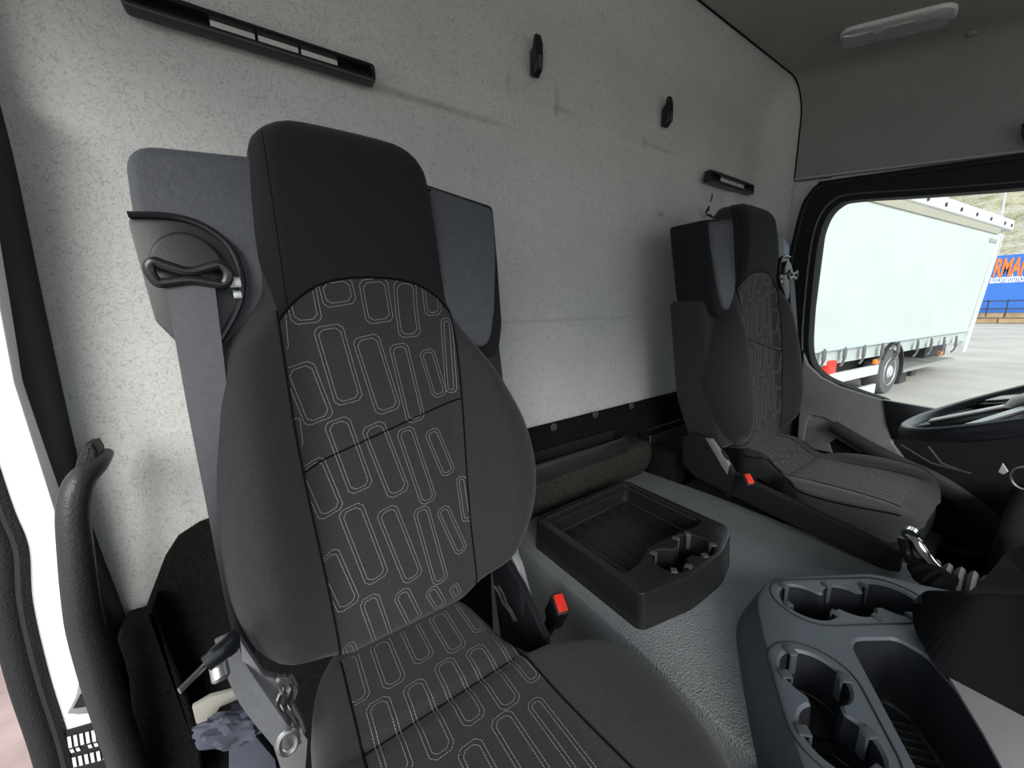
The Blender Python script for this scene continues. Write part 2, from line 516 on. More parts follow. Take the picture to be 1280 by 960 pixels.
# striker and plate on the post
bm = NB()
slab(bm, polyY([(86, 888), (96, 868), (100, 850), (135, 850), (135, 886), (100, 889)], .692), (0, -.006, 0), .002)
obj('lock_striker', bm, M_metal, post)
bm = NB()
slab(bm, polyY([(92, 884), (100, 868), (118, 866), (118, 880)], .685), (0, -.003, 0), .001)
obj('striker_slot', bm, M_gloss, post)
bm = NB()
slab(bm, polyY([(78, 914), (150, 893), (175, 975), (96, 975)], .694), (0, -.0015, 0))
plate = obj('data_plate', bm, mat('plate_black', (.012, .012, .013), .5), post, smooth=False)
bm = NB()
for r, (y0, h) in enumerate(((921, 14), (937, 4), (947, 12))):
    for k in range(9):
        x = 84 + k * 7.5 + r * 3; y = y0 - k * 1.9
        if r == 1 and k % 3 == 2: continue
        slab(bm, polyY([(x, y), (x + 4.5, y - 1.2), (x + 6.5, y + h - 1.2), (x + 2, y + h)], .6915), (0, -.0006, 0))
obj('plate_print', bm, M_label, plate, smooth=False, kind='stuff')
# outer seal of the post
bm = NB()
c = [(-40, 560), (-12, 640), (8, 690), (14, 760), (36, 850), (62, 930), (80, 1000)]
wd = [.016, .016, .017, .016, .018, .018, .018]
P = catmull([at(a - 6, b, 'y', .70) for a, b in c], 6)
P.insert(0, Vector((P[0].x + .005, .70, .66)))
tube(bm, P, .010, 10, rx=.014, up=(0, 1, 0))
P2 = [p + Vector((.013, .0, 0)) for p in P]
tube(bm, [p + Vector((0.004, -.004, 0)) for p in P2], .007, 8)
struct('trim_4', bm, M_rubber)
# lower post trim (carpeted)
bm = NB()
tr_ = [(146, 796), (176, 781), (190, 762), (205, 800), (222, 840), (240, 890), (249, 930), (249, 1000), (180, 1000), (160, 850)]
slab(bm, [at(p.x, p.y, 'y', .70) for p in catmull([(a, b, 0) for a, b in tr_], 4, True)], (0, .05, 0), .006, 3)
struct('trim_5', bm, M_carpet)

# grab handle
gh = empty('grab_handle', at(150, 960, 'y', .66), 'black curved grab handle on the passenger door post', 'handle')
bm = NB()
cl = [(134, 566, .70), (122, 580, .675), (100, 602, .655), (92, 640, .645), (95, 690, .64), (101, 745, .64), (109, 790, .645), (129, 860, .65), (152, 930, .66), (174, 1000, .67)]
P = catmull([at(a, b, 'y', y) for a, b, y in cl], 7)
n = len(P)
rad = [lerp_tab([(0, .007), (.08, .010), (.2, .0145), (.4, .0155), (.7, .018), (1, .020)], i / (n - 1))[0] for i in range(n)]
tube(bm, P, rad, 18, rx=[r * .95 for r in rad], up=(0, 1, 0))
obj('grip', bm, mat('grip_plastic', (.022, .022, .024), .45, .5, bump=('noise', 260, .6, .0012)), gh)
bm = NB()
slab(bm, polyY([(116, 548), (126, 546), (132, 556), (132, 578), (122, 600), (104, 604), (100, 590), (106, 566)], .70), (0, -.03, 0), .006, 3)
obj('handle_mount', bm, M_rubber, gh)

# ================================================================ SEATS
CX = .135
WID = [(-.455, .035, .225), (-.42, -.005, .262), (-.385, -.045, .309), (-.32, -.065, .347), (-.25, -.070, .360), (-.18, -.067, .350),
       (-.12, -.06, .325), (-.08, -.055, .303), (-.04, -.045, .277), (-.005, -.018, .258), (.03, .0, .246), (.10, .006, .238), (.18, .012, .233), (.205, .016, .229), (.222, .028, .218), (.232, .045, .200), (.2355, .062, .182)]
BOL = [(-.455, .012), (-.42, .028), (-.32, .048), (-.2, .048), (-.1, .040), (-.02, .028), (.03, .020), (.1, .026), (.235, .026)]
HD = [(-.455, .0), (-.1, .0), (.0, .003), (.05, .016), (.12, .026), (.235, .024)]
def base(z): return .46 + .15 * (z + .45)
def capz(z):
    a = 0
    if z > .19: a = max(a, (z - .19) / .0456)
    if z < -.395: a = max(a, (-.395 - z) / .0605)
    return 1 - math.sqrt(max(0, 1 - min(a, 1) ** 2))
def yfront(x, z):
    xl, xr = lerp_tab(WID, z); c = (xl + xr) / 2; h = (xr - xl) / 2
    u = abs(x - c) / h
    y = base(z) - lerp_tab(HD, z)[0] * (1 - .12 * u * u)
    b = lerp_tab(BOL, z)[0]
    y -= (b if z < .05 else 0) * sst((abs(x - CX) - .085) / .08) * (1 if z < 0 else 1 - sst(z / .05))
    e = max(0, (u - .74) / .26)
    y += .046 * (1 - math.sqrt(max(0, 1 - min(e, 1) ** 2)))
    y += (.028 if z > 0 else .035) * capz(z)
    return y

def build_seat(dx, dy, dz, m, label, beltlabel):
    def T(x, y, z):
        if m < 0 and z < -.395 and y < .44:
            z -= .040 * sst((.44 - y) / .10)
            y = .44 - (.44 - y) * .82
            if z < -.48: z = -.48 + (z + .48) * .5
        return Vector((CX + m * (x - CX) + dx, y + dy, z + dz))
    def X(b): 
        for v in b.verts: v.co = T(*v.co)
        return b
    root = empty('cab_seat', T(CX, .30, -.95), label, 'seat', 'cloth cab seats')
    # ---- backrest
    b = NB(); rows = []
    zs = [-.455 + .69 * i / 90 for i in range(91)]
    zs = [-.4555, -.452, -.447, -.44, -.43] + [-.42 + (.175 + .42) * i / 80 for i in range(81)] + [.185, .195, .205, .214, .221, .227, .231, .234, .2355]
    for z in zs:
        xl, xr = lerp_tab(WID, z); c = (xl + xr) / 2; h = (xr - xl) / 2
        ring = []
        N = 56
        for k in range(N + 1):
            u = -math.cos(PI * k / N) * .45 + (-1 + 2 * k / N) * .55
            x = c + h * u
            ring.append(Vector((x, yfront(x, z), z)))
        yb = base(z) + lerp_tab([(-.455, .06), (-.3, .10), (0, .095), (.1, .085), (.2355, .07)], z)[0] - .035 * capz(z)
        for k in range(1, 24):
            u = math.cos(PI * k / 24)
            uu = max(-1, min(1, u * 1.02))
            ye = ring[N].y
            e = max(0, (abs(u) - .7) / .3)
            ring.append(Vector((c + h * u, yb - (yb - ye) * (1 - math.sqrt(max(0, 1 - e * e))) * .85, z)))
        rows.append(ring)
    grid(b, rows, closed=True, cap=True)
    back = obj('backrest', X(b), M_fabric, root, angle=60)
    b = NB()
    shp = roundpoly([(-.02, -.44), (.30, -.44), (.352, -.30), (.350, -.025), (-.074, -.06), (-.076, -.30)], [.02, .02, .04, .02, .02, .04], 5)
    slab(b, [Vector((x, base(z) + .035, z)) for x, z in shp], (0, .105, 0), .015, 3)
    obj('back_shell', X(b), M_fabric, back, angle=50)
    # ---- headrest cover: slightly proud patch of the head, down to the arc
    def arc(x):
        t = (x - .132) / .112
        return .049 - .040 * abs(t) ** 3.2 - .01 * t * t
    def patch(x0, x1, zlo, zhi, nx, nz, off, fn=None):
        bb = NB(); rws = []
        for i in range(nz + 1):
            rr = []
            for j in range(nx + 1):
                t = j / nx
                x = x0 + (x1 - x0) * t
                a, d = zlo(x), zhi(x)
                z = a + (d - a) * i / nz
                rr.append(Vector((x, yfront(x, z) - off, z)))
            rws.append(rr)
        grid(bb, rws)
        return bb
    b = NB(); rows = []
    for i in range(50):
        t = i / 49
        ring = []
        for k in range(61):
            xl0, xr0 = lerp_tab(WID, -.0)
            # row follows the arc below, level above
            s_ = -1 + 2 * k / 60
            zt = .2355
            xa = .020 + .224 * k / 60
            z = (arc(xa)) * (1 - t) + zt * t
            xl, xr = lerp_tab(WID, z); c = (xl + xr) / 2; h = (xr - xl) / 2 * .985
            x = c + h * s_
            if t < .4:
                w_ = sst(t / .4); x = xa * (1 - w_) + x * w_
            ring.append(Vector((x, yfront(x, z) - .0016, z + (.0015 if t > .99 else 0))))
        rows.append(ring)
    grid(b, rows)
    hc = obj('headrest_cover', X(b), M_head, back, recalc=False, angle=80, label='plain black cloth headrest cover')
    # ---- centre panel
    PL = lambda z: .0185 + .014 * sst((-.1 - z) / .35)
    PR = lambda z: .243 - .010 * sst((-.05 - z) / .3)
    b = NB(); rows = []
    for i in range(90):
        t = i / 89; rr = []
        for k in range(41):
            u = k / 40
            zr = -.452 + (.0) ; xg = .0195 + (.2435 - .0195) * u
            z = zr + (arc(xg) - zr) * t
            x = PL(z) + (PR(z) - PL(z)) * u
            rr.append(Vector((x, yfront(x, z) - .0012, z)))
        rows.append(rr)
    grid(b, rows)
    panel = obj('centre_panel', X(b), M_panel, back, recalc=False, angle=80, label='stitched charcoal centre panel')
    # ---- seams
    b = NB()
    def sline(pts, r=.0012):
        tube(b, [Vector((x, yfront(x, z) - .0012, z)) for x, z in pts], r, 5)
    sline([(PL(z), z) for z in [-.452 + .01 * i for i in range(47)]])
    sline([(PR(z), z) for z in [-.452 + .01 * i for i in range(48)]])
    sline([(.0185 + .2255 * i / 40, arc(.0185 + .2255 * i / 40)) for i in range(41)], .0016)
    sline([(PL(-.18) + (PR(-.13) - PL(-.18)) * i / 20, -.183 + .056 * i / 20) for i in range(21)], .0013)
    sline([(.030 + .0 * i, .21 - .2 * i / 20) for i in range(21)], .0008)
    sline([(.222 + .010 * i / 20, .21 - .18 * i / 20) for i in range(21)], .0008)
    obj('seam', X(b), M_seam, back)
    # ---- stitched loops on backrest
    LP = [(372, 352, 384, 404, 26), (415, 350, 425, 382, 30), (462, 350, 475, 403, 28), (501, 352, 512, 421, 24), (533, 356, 541, 394, 20),
          (409, 407, 437, 503, 27), (456, 420, 486, 514, 27), (497, 430, 520, 526, 21), (532, 437, 550, 495, 18), (556, 398, 563, 490, 13), (372, 455, 400, 526, 27), (350, 390, 354, 436, 8),
          (420, 524, 452, 612, 25), (465, 530, 499, 617, 25), (505, 535, 536, 627, 20), (538, 537, 561, 592, 18), (387, 575, 415, 641, 25),
          (437, 633, 472, 724, 26), (482, 635, 517, 723, 24), (525, 634, 551, 727, 20), (552, 634, 577, 689, 17), (575, 595, 583, 650, 13), (407, 690, 437, 757, 24),
          (460, 745, 484, 812, 22), (500, 738, 522, 782, 20), (537, 735, 554, 762, 17), (566, 731, 574, 748, 13), (435, 806, 446, 838, 14), (368, 520, 372, 555, 8)]
    loops = []
    for (xa, ya, xb, yb_, w_) in LP:
        a = lean(xa, ya, 0); c = lean(xb, yb_, 0)
        hw = w_ / 2 * (a.y / FPX * 1.12)
        loops.append(((a.x, a.z), (c.x, c.z), hw))
    b = NB()
    def stitches(b, loops, surf, clip):
        for (p0, p1, hw) in loops:
            p0 = Vector(p0); p1 = Vector(p1)
            d = (p1 - p0).normalized(); q = Vector((-d.y, d.x))
            for hh in (hw, hw - .0042):
                if hh < .002: continue
                ch = min(hh * .5, .0055)
                e = hw - hh
                A = p0 + d * e; B = p1 - d * e
                poly = [A + q * (hh - ch), A + q * hh + d * ch, B + q * hh - d * ch, B + q * (hh - ch), B - q * (hh - ch), B - q * hh - d * ch, A - q * hh + d * ch, A - q * (hh - ch)]
                for i in range(8):
                    u, v = poly[i], poly[(i + 1) % 8]
                    ln = (v - u).length; ns = max(1, int(ln / .0030))
                    dd = (v - u) / ns; nn = Vector((-dd.y, dd.x)).normalized() * .00042
                    for k in range(ns):
                        s0 = u + dd * (k + .12); s1 = u + dd * (k + .88)
                        mid = (s0 + s1) / 2
                        if not clip(mid.x, mid.y): continue
                        vs = [b.verts.new(surf(*pp)) for pp in (s0 + nn, s1 + nn, s1 - nn, s0 - nn)]
                        b.faces.new(vs)
    stitches(b, loops, lambda x, z: Vector((x, yfront(x, z) - .0021, z)), lambda x, z: PL(z) + .002 < x < PR(z) - .002 and -.445 < z < arc(x) - .002)
    obj('stitching', X(b), M_thread, panel, recalc=False, smooth=False, kind='stuff', label='pale grey stitched oblong loops')
    # ---- cushion
    CW = [(.045, .05, .22), (.055, .01, .262), (.08, -.030, .302), (.12, -.056, .330), (.19, -.072, .352), (.25, -.066, .352), (.285, -.052, .338), (.315, -.034, .300), (.345, -.022, .262), (.38, -.016, .242), (.43, -.012, .234), (.475, .0, .225), (.50, .02, .21)]
    def ztop(x, y):
        xl, xr = lerp_tab(CW, y); c = (xl + xr) / 2; h = (xr - xl) / 2
        u = abs(x - c) / h
        z = -.447 + .010 * sst((.40 - y) / .25) - .012 * (max(0, (.14 - y)) / .1) ** 2
        z += (.024 if m > 0 else .010) * sst((abs(x - .13) - .09) / .06) * sst((.40 - y) / .12)
        z += -.006 * math.exp(-((y - .345 - .0 * x) / .010) ** 2)
        e = max(0, (u - .74) / .26) if m > 0 else max(0, (u - .90) / .10)
        z -= (.045 if m > 0 else .018) * (1 - math.sqrt(max(0, 1 - min(e, 1) ** 2)))
        a = max(0, (.10 - y) / .0555)
        z -= .05 * (1 - math.sqrt(max(0, 1 - min(a, 1) ** 2)))
        return z
    b = NB(); rows = []
    yy = [.045, .0465, .05, .055, .062, .07, .08, .09] + [.10 + .395 * i / 70 for i in range(71)]
    for y in yy:
        xl, xr = lerp_tab(CW, y); c = (xl + xr) / 2; h = (xr - xl) / 2
        ring = []
        N = 50
        for k in range(N + 1):
            u = -math.cos(PI * k / N) * .45 + (-1 + 2 * k / N) * .55
            x = c + h * u
            ring.append(Vector((x, y, ztop(x, y))))
        zb = -.56 + .03 * (1 - min(1, (y - .045) / .05))
        for k in range(0, 9):
            t = k / 8; u = 1 - 2 * t
            ring.append(Vector((c + h * u * .97, y + (.01 if y < .06 else 0), zb)))
        rows.append(ring)
    grid(b, rows, closed=True, cap=True)
    cus = obj('cushion', X(b), M_fabric, root, angle=60)
    CL = lambda y: .032 - .012 * sst((.3 - y) / .25)
    CR = lambda y: .233 + .014 * sst((.3 - y) / .25)
    b = NB(); rows = []
    for i in range(80):
        y = .09 + .385 * i / 79; rr = []
        for k in range(31):
            x = CL(y) + (CR(y) - CL(y)) * k / 30
            rr.append(Vector((x, y, ztop(x, y) + .0012)))
        rows.append(rr)
    grid(b, rows)
    cp = obj('cushion_panel', X(b), M_panel, cus, recalc=False, angle=80, label='stitched charcoal centre panel of the cushion')
    b = NB()
    tube(b, [Vector((CL(y), y, ztop(CL(y), y) + .001)) for y in [.09 + .01 * i for i in range(39)]], .0013, 5)
    tube(b, [Vector((CR(y), y, ztop(CR(y), y) + .001)) for y in [.09 + .01 * i for i in range(39)]], .0013, 5)
    tube(b, [Vector((x, .345, ztop(x, .345) + .001)) for x in [.034 + .01 * i for i in range(20)]], .0013, 5)
    if m < 0:
        for sd_ in (0, 1):
            pts = []
            for k in range(34):
                y = .08 + .01 * k; xl, xr = lerp_tab(CW, y); x = xl + .008 if sd_ == 0 else xr - .008
                pts.append((x, y, ztop(x, y) + .001))
            tube(b, pts, .0018, 5)
    obj('seam', X(b), M_seam, cus)
    loops = []
    rnd = random.Random(7)
    x0s = [.050, .092, .134, .176, .216]
    for r, (yt, ln) in enumerate(((.475, .072), (.392, .092), (.287, .092), (.182, .09))):
        for k in range(5):
            x = x0s[k] + (.018 if r % 2 else 0) - .01
            if x > .232: x = .226
            j = rnd.uniform(-.010, .010)
            loops.append(((x, yt + j * .6 - .0 * k), (x, yt - ln + j), .0135 if k < 4 else .010))
    b = NB()
    stitches(b, loops, lambda x, y: Vector((x, y, ztop(x, y) + .0021)), lambda x, y: CL(y) + .002 < x < CR(y) - .002 and .095 < y < .468)
    obj('stitching', X(b), M_thread, cp, recalc=False, smooth=False, kind='stuff', label='pale grey stitched oblong loops')
    # ---- wings
    def wing(pl, front, back_, bev, mt, nm, lab, par=root, seg=4):
        b = NB()
        slab(b, [Vector((x, base(z) + front, z)) for x, z in pl], (0, back_ - front, 0), bev, seg)
        return obj(nm, X(b), mt, par, angle=50, label=lab)
    wl_ = roundpoly([(-.092, .178), (-.094, .10), (-.082, .0), (-.045, -.05), (.04, -.05), (.06, .190)], [.028, .01, .01, .01, .004, .004], 6)
    wingD = wing(wl_, .004, .040, .010, M_wing, 'shoulder_wing', 'grey leather shoulder wing holding the belt guide')
    wr_ = roundpoly([(.22, .196), (.352, .176), (.350, .10), (.345, -.02), (.33, -.075), (.22, -.05)], [.004, .03, .01, .01, .01, .004], 6)
    wingT = wing(roundpoly([(.228, .188), (.344, .168), (.342, .10), (.327, .004), (.309, -.060), (.228, -.042)], [.004, .028, .01, .01, .008, .004], 6), .004, .040, .008, M_wing, 'shoulder_wing', 'plain grey leather shoulder wing')
    sd = wing(wr_, .012, .12, .012, M_head, 'wing_shell', 'black cloth shell round the wing', wingT)
    sd = wing(wl_, .018, .11, .010, M_wing, 'wing_shell', 'grey shell behind the wing', wingD)
    # ---- belt guide
    bz = roundpoly([(-.096, .104), (-.045, .104), (-.018, .080), (-.010, .045), (-.018, .012), (-.046, -.035), (-.07, -.03), (-.088, .0)], [.004, .02, .02, .02, .02, .01, .01, .01], 6)
    guide = wing(bz, -.006, .01, .002, M_plastic, 'belt_guide', 'black plastic belt guide', root, 2)
    b = NB(); rim = [Vector((x, base(z) - .008, z)) for x, z, _ in catmull([(-.094, .104, 0), (-.06, .106, 0), (-.035, .098, 0), (-.016, .078, 0), (-.010, .045, 0), (-.018, .012, 0), (-.046, -.035, 0)], 6)]
    tube(b, rim, .0034, 8, up=(0, 1, 0))
    obj('bezel', X(b), M_gloss, guide)
    b = NB()
    dome = [(-.085, .052)] + [(-.054 + .031 * math.cos(a), .052 + .038 * math.sin(a)) for a in [PI - PI * k / 14 for k in range(15)]] + [(-.023, .052)]
    slab(b, [Vector((x, base(z) - .006, z)) for x, z in ccw(dome)[1:-1]], (0, -.012, 0), .004, 3)
    obj('guide_cap', X(b), M_plastic, guide)
    # loop with two eyes
    b = NB()
    yg = base(.045) - .028
    c = Vector((-.052, yg, .045))
    pts = catmull([c + Vector(v) * .84 for v in ((-.036, 0, .006), (-.030, 0, .014), (-.020, 0, .010), (0, 0, .004), (.020, 0, .010), (.031, 0, .013), (.037, 0, .004), (.032, 0, -.010), (.020, 0, -.009), (0, 0, -.006), (-.020, 0, -.009), (-.031, 0, -.009))], 5, True)
    tube(b, pts, .0048, 10, closed=True, rx=.004)
    obj('belt_loop', X(b), M_gloss, guide)
    b = NB()
    box(b, -.022, -.011, base(.04) - .012, base(.04) - .004, .034, .046, .001)
    box(b, -.020, -.012, base(.02) - .012, base(.02) - .004, .022, .031, .001)
    obj('guide_pin', X(b), M_metal, guide)
    # ---- webbing
    b = NB()
    Lp = [(-.074, yg + .004, .042), (-.073, .508, .03), (-.072, .490, -.08), (-.070, .474, -.18), (-.068, .458, -.29), (-.066, .455, -.38)]
    Rp = [(-.033, yg + .004, .042), (-.034, .507, .03), (-.038, .492, -.08), (-.046, .486, -.18), (-.056, .482, -.29), (-.052, .474, -.38)]
    A = catmull(Lp, 8); B = catmull(Rp, 8)
    rows = [[a, a * .5 + c_ * .5 + Vector((0, -.001, 0)), c_, c_ + Vector((0, .0018, 0)), a * .5 + c_ * .5 + Vector((0, .001, 0)), a + Vector((0, .0018, 0))] for a, c_ in zip(A, B)]
    grid(b, rows, closed=True, cap=True)
    # behind the loop
    web = obj('belt_webbing', X(b), M_web, root, angle=60, label='grey seat belt webbing')
    return root, T, X, back, cus

M_gloss2 = M_gloss
pseat, T, X, pback, pcus = build_seat(0, 0, 0, 1, 'large dark grey cloth passenger seat with stitched loops, nearest the camera', '')
# --- passenger seat lower hardware
b = NB(); box(b, .0, .28, .10, .44, -.80, -.57, .01); obj('seat_frame', X(b), M_soft, pseat)
b = NB(); box(b, -.03, .31, .06, .46, -.95, -.80, .01); obj('seat_pedestal', X(b), M_soft, pseat)
# recliner bracket + belt anchor on the tunnel side
b = NB()
slab(b, [Vector((.322, y, z)) for y, z in ((.50, -.375), (.47, -.43), (.46, -.50), (.425, -.555), (.40, -.60), (.435, -.60), (.47, -.53), (.49, -.46), (.52, -.38))], (.004, 0, 0), .001)
slab(b, [Vector((.30, y, z)) for y, z in ((.51, -.375), (.45, -.41), (.42, -.47), (.40, -.56), (.46, -.57), (.50, -.48))], (.014, 0, 0), .003)
br = obj('recliner_bracket', X(b), M_grey_steel, pseat, label='bare grey steel recliner strap')
b = NB()
lathe(b, [(.018, 0), (.018, .006), (.008, .009), (.0, .009)], (.313, .445, -.50), (1, -.2, 0), 18)
obj('bracket_bolt', b, M_metal, br); b = NB()
lathe(b, [(.010, 0), (.010, .008), (.004, .010)], (.313, .475, -.44), (1, -.2, 0), 14)
obj('bracket_bolt', b, M_metal, br)
b = NB()
slab(b, [Vector((.285, y, z)) for y, z in ((.52, -.38), (.42, -.42), (.36, -.47), (.36, -.60), (.48, -.60))], (.012, 0, 0), .003)
obj('side_cover', b, M_gloss, pseat, label='black inner side cover')
b = NB()
for k in range(2):
    tube(b, [at(618 + 5 * k, 733, 'y', .435), at(624 + 5 * k, 742, 'y', .432), at(629 + 4 * k, 754, 'y', .43), at(637 + 3 * k, 764, 'y', .425), at(643 + 3 * k, 776, 'y', .42)], .0016, 6)
obj('wire_spring', b, M_metal, pseat)
def buckle(cx_, cy, cz, par, rx=0.0, rz=0.0, sc=1.0):
    Mx = Matrix.Translation((cx_, cy, cz)) @ Matrix.Rotation(rz, 4, 'Z') @ Matrix.Rotation(rx, 4, 'X') @ Matrix.Scale(sc, 4)
    b = NB(); box(b, -.011, .011, -.017, .017, -.045, .022, .004, 3, Mx)
    box(b, -.006, .006, -.010, .010, -.10, -.043, .002, 2, Mx)
    bk = obj('belt_buckle', b, M_plastic, par)
    b = NB(); box(b, -.0085, .0085, -.0135, .0135, .0215, .0265, .002, 2, Mx)
    obj('release_button', b, M_red, bk, label='red release button')
    return bk
p = at(697, 748, 'x', .352)
buckle(p.x, p.y, p.z - .02, pseat, rx=.5, rz=-.3)
# lower door-side hardware: recliner lever, lap webbing, anchor
p0 = at(292, 802, 'y', .40); p1 = at(258, 830, 'y', .385); p2 = at(224, 864, 'y', .37)
b = NB(); tube(b, catmull([p0, p0 * .5 + p1 * .5 + Vector((0, -.004, .003)), p1], 6), [.011] * 4 + [.009] * 5 + [.008] * 4, 10, rx=.007)
lv = obj('recliner_lever', b, M_gloss, pseat)
b = NB(); tube(b, [p1, p2], .0035, 8, rx=.0015); obj('lever_tip', b, M_metal, lv, label='bare metal lever tip')
b = NB(); q = at(274, 836, 'y', .39); lathe(b, [(.007, -.01), (.007, .008), (.005, .010), (0, .010)], q, (.1, -.6, -.6), 14); obj('lever_bolt', b, M_metal, lv)
b = NB()
Lp = [at(x, y, 'y', yy_) for x, y, yy_ in ((268, 800, .44), (278, 832, .43), (300, 880, .415), (335, 925, .40), (355, 948, .39))]
Rp = [at(x, y, 'y', yy_) for x, y, yy_ in ((292, 790, .44), (306, 828, .43), (330, 865, .415), (358, 905, .40), (376, 930, .39))]
A = catmull(Lp, 6); B = catmull(Rp, 6)
grid(b, [[a, c_, c_ + Vector((.001, .002, 0)), a + Vector((.001, .002, 0))] for a, c_ in zip(A, B)], closed=True, cap=True)
obj('lap_webbing', b, M_web, pseat, label='grey lap belt webbing running to the floor anchor')
b = NB(); a_ = at(360, 925, 'y', .385)
tube(b, [a_ + Vector((.008 * math.cos(t), -.002, .013 * math.sin(t))) for t in [2 * PI * k / 20 for k in range(20)]], .003, 8, closed=True)
obj('anchor_ring', b, M_metal, pseat)
b = NB()
slab(b, [at(x, y, 'y', .43) for x, y in ((300, 800), (330, 845), (352, 850), (362, 890), (385, 925), (382, 965), (352, 965), (330, 900), (305, 850))], (0, .01, 0), .002)
obj('side_bracket', b, M_grey_steel, pseat, label='grey steel bracket beside the lap belt')
b = NB()
for k in range(3):
    tube(b, catmull([at(345 + 9 * k, 845, 'y', .42), at(352 + 9 * k, 862, 'y', .42), at(348 + 9 * k, 880, 'y', .42), at(360 + 8 * k, 900, 'y', .42), at(362 + 9 * k, 915, 'y', .42)], 6), .0026, 6)
obj('wire_spring', b, M_chrome, pseat)
b = NB()
slab(b, [at(x, y, 'y', .48) for x, y in ((240, 885), (262, 872), (300, 862), (304, 872), (275, 884), (262, 905), (245, 905))], (0, .006, 0), .001)
obj('mounting_rail', b, mat('primer', (.30, .29, .25), .6), pseat, label='bare beige metal mounting rail')
b = NB()
slab(b, [at(x, y, 'y', .46) for x, y in ((286, 925), (318, 918), (345, 950), (350, 990), (286, 990))], (0, .05, 0), .004)
obj('base_block', b, M_bag, pseat, label='grey-blue plastic block under the seat')
# crumpled cloth
b = NB()
cpt = at(292, 905, 'y', .455)
bmesh.ops.create_icosphere(b, subdivisions=4, radius=1)
from mathutils import noise
for v in b.verts:
    n_ = noise.noise(v.co * 2.2) * .35 + noise.noise(v.co * 5) * .15
    v.co = v.co * (1 + n_)
    v.co = Vector((cpt.x + v.co.x * .030, cpt.y - .005 + v.co.y * .016, cpt.z + v.co.z * .017 - v.co.x * .012))
tag(obj('crumpled_cloth', b, M_bag, angle=20), 'crumpled blue-grey cloth tucked under the passenger seat by the lap belt', 'cloth')

DX, DY, DZ = 1.065, -.01, .045
dseat, T, X, dback, dcus = build_seat(DX, DY, DZ, -1, 'smaller dark cloth driver seat by the side window, behind the steering wheel', '')
# driver seat plinth, side cover, buckle
b = NB()
box(b, .965, 1.42, .12, .58, -.60, -.515, .02, 3); box(b, .98, 1.42, .10, .55, -.95, -.60, .01)
obj('seat_base', b, M_soft, dseat)
b = NB()
sc_ = [at(x, y, 'x', .955) for x, y in ((853, 546), (866, 542), (886, 548), (905, 570), (916, 592), (1128, 692), (1124, 716), (1100, 712), (920, 622), (868, 596), (853, 580))]
slab(b, sc_, (.02, 0, 0), .005, 3)
obj('side_cover', b, M_soft, dseat, label='black plastic side cover towards the tunnel')
b = NB()
slab(b, [at(x, y, 'x', .965) for x, y in ((884, 546), (892, 548), (914, 580), (912, 592), (904, 580), (896, 566))], (-.012, 0, 0), .001)
obj('recliner_bracket', b, M_grey_steel, dseat, label='bare steel recliner strap')
p = at(931, 597, 'x', .95)
buckle(p.x, p.y, p.z - .012, dseat, rx=.75, rz=-.5, sc=.9)
# driver belt lower end
b = NB()
A = [at(x, y, 'x', 1.52) for x, y in ((968, 350), (976, 380), (986, 412))]; B = [at(x, y, 'x', 1.52) for x, y in ((972, 350), (983, 380), (992, 410))]
grid(b, [[a, c_, c_ + Vector((.003, 0, 0)), a + Vector((.003, 0, 0))] for a, c_ in zip(A, B)], closed=True, cap=True)
obj('belt_webbing', b, M_web, dseat)
b = NB()
slab(b, [at(x, y, 'x', 1.51) for x, y in ((980, 406), (984, 402), (997, 419), (994, 424))], (.004, 0, 0), .001)
obj('belt_tongue', b, M_metal, dseat, label='silver belt tongue hanging beside the window post')
b = NB()
slab(b, roundpoly_ if False else [at(x, y, 'x', 1.50) for x, y in ((968, 296), (974, 297), (979, 306), (979, 320), (974, 328), (966, 329))], (.05, 0, 0), .006, 3)
obj('belt_cover', b, mat('belt_cover_grey', (.22, .26, .32), .6), dseat, label='pale grey-blue belt outlet cover')
b = NB()
lathe(b, [(.010, 0), (.010, .012), (.006, .014), (0, .014)], at(968, 338, 'x', 1.49), (-.7, -.7, 0), 16)
obj('belt_bolt', b, M_gloss, dseat)

# ================================================================ TRAY ON THE TUNNEL
def chain(c0, c1, r0, r1, neck, n=18):
    """outline of two cups joined by a channel"""
    c0 = Vector(c0); c1 = Vector(c1); d = (c1 - c0); L_ = d.length; d.normalize(); q = Vector((-d.y, d.x))
    xs = [-r0 + (r0 + L_ + r1) * (1 - math.cos(PI * k / (3 * n))) / 2 for k in range(3 * n + 1)]
    def hgt(x):
        a = math.sqrt(max(0, r0 * r0 - x * x)) if abs(x) < r0 else 0
        b_ = math.sqrt(max(0, r1 * r1 - (x - L_) ** 2)) if abs(x - L_) < r1 else 0
        h = max(a, b_)
        if 0 < x < L_: h = max(h, neck)
        return h
    top = [c0 + d * x + q * hgt(x) for x in xs]
    bot = [c0 + d * x - q * hgt(x) for x in xs[1:-1]]
    return ccw([tuple(p) for p in top + bot[::-1]])
tray = empty('storage_tray', (.6, .45, TZ), 'black plastic storage tray with two cup holders on the engine tunnel', 'tray')
ZT = -.45
bm = NB()
outer = roundpoly([(.449, .595), (.762, .603), (.759, .338), (.735, .318), (.662, .297), (.560, .296), (.452, .318)], [.012, .012, .02, .02, .02, .02, .014], 5)
cav = roundpoly([(.468, .583), (.748, .590), (.742, .378), (.70, .374), (.655, .384), (.560, .388), (.520, .372), (.470, .366)], [.010, .010, .010, .015, .02, .02, .02, .012], 5)
cupA, cupB = (.566, .342), (.642, .341)
cup = chain(cupA, cupB, .031, .034, .013)
moulded(bm, outer, [(cav, .048, .004), (cup, .060, .003)], TZ, ZT, ch=.0045, flare=.004)
obj('tray_body', bm, mat('tray_plastic', (.013, .013, .014), .3, .5, bump=('noise', 500, .3, .0005)), tray)
bm = NB()
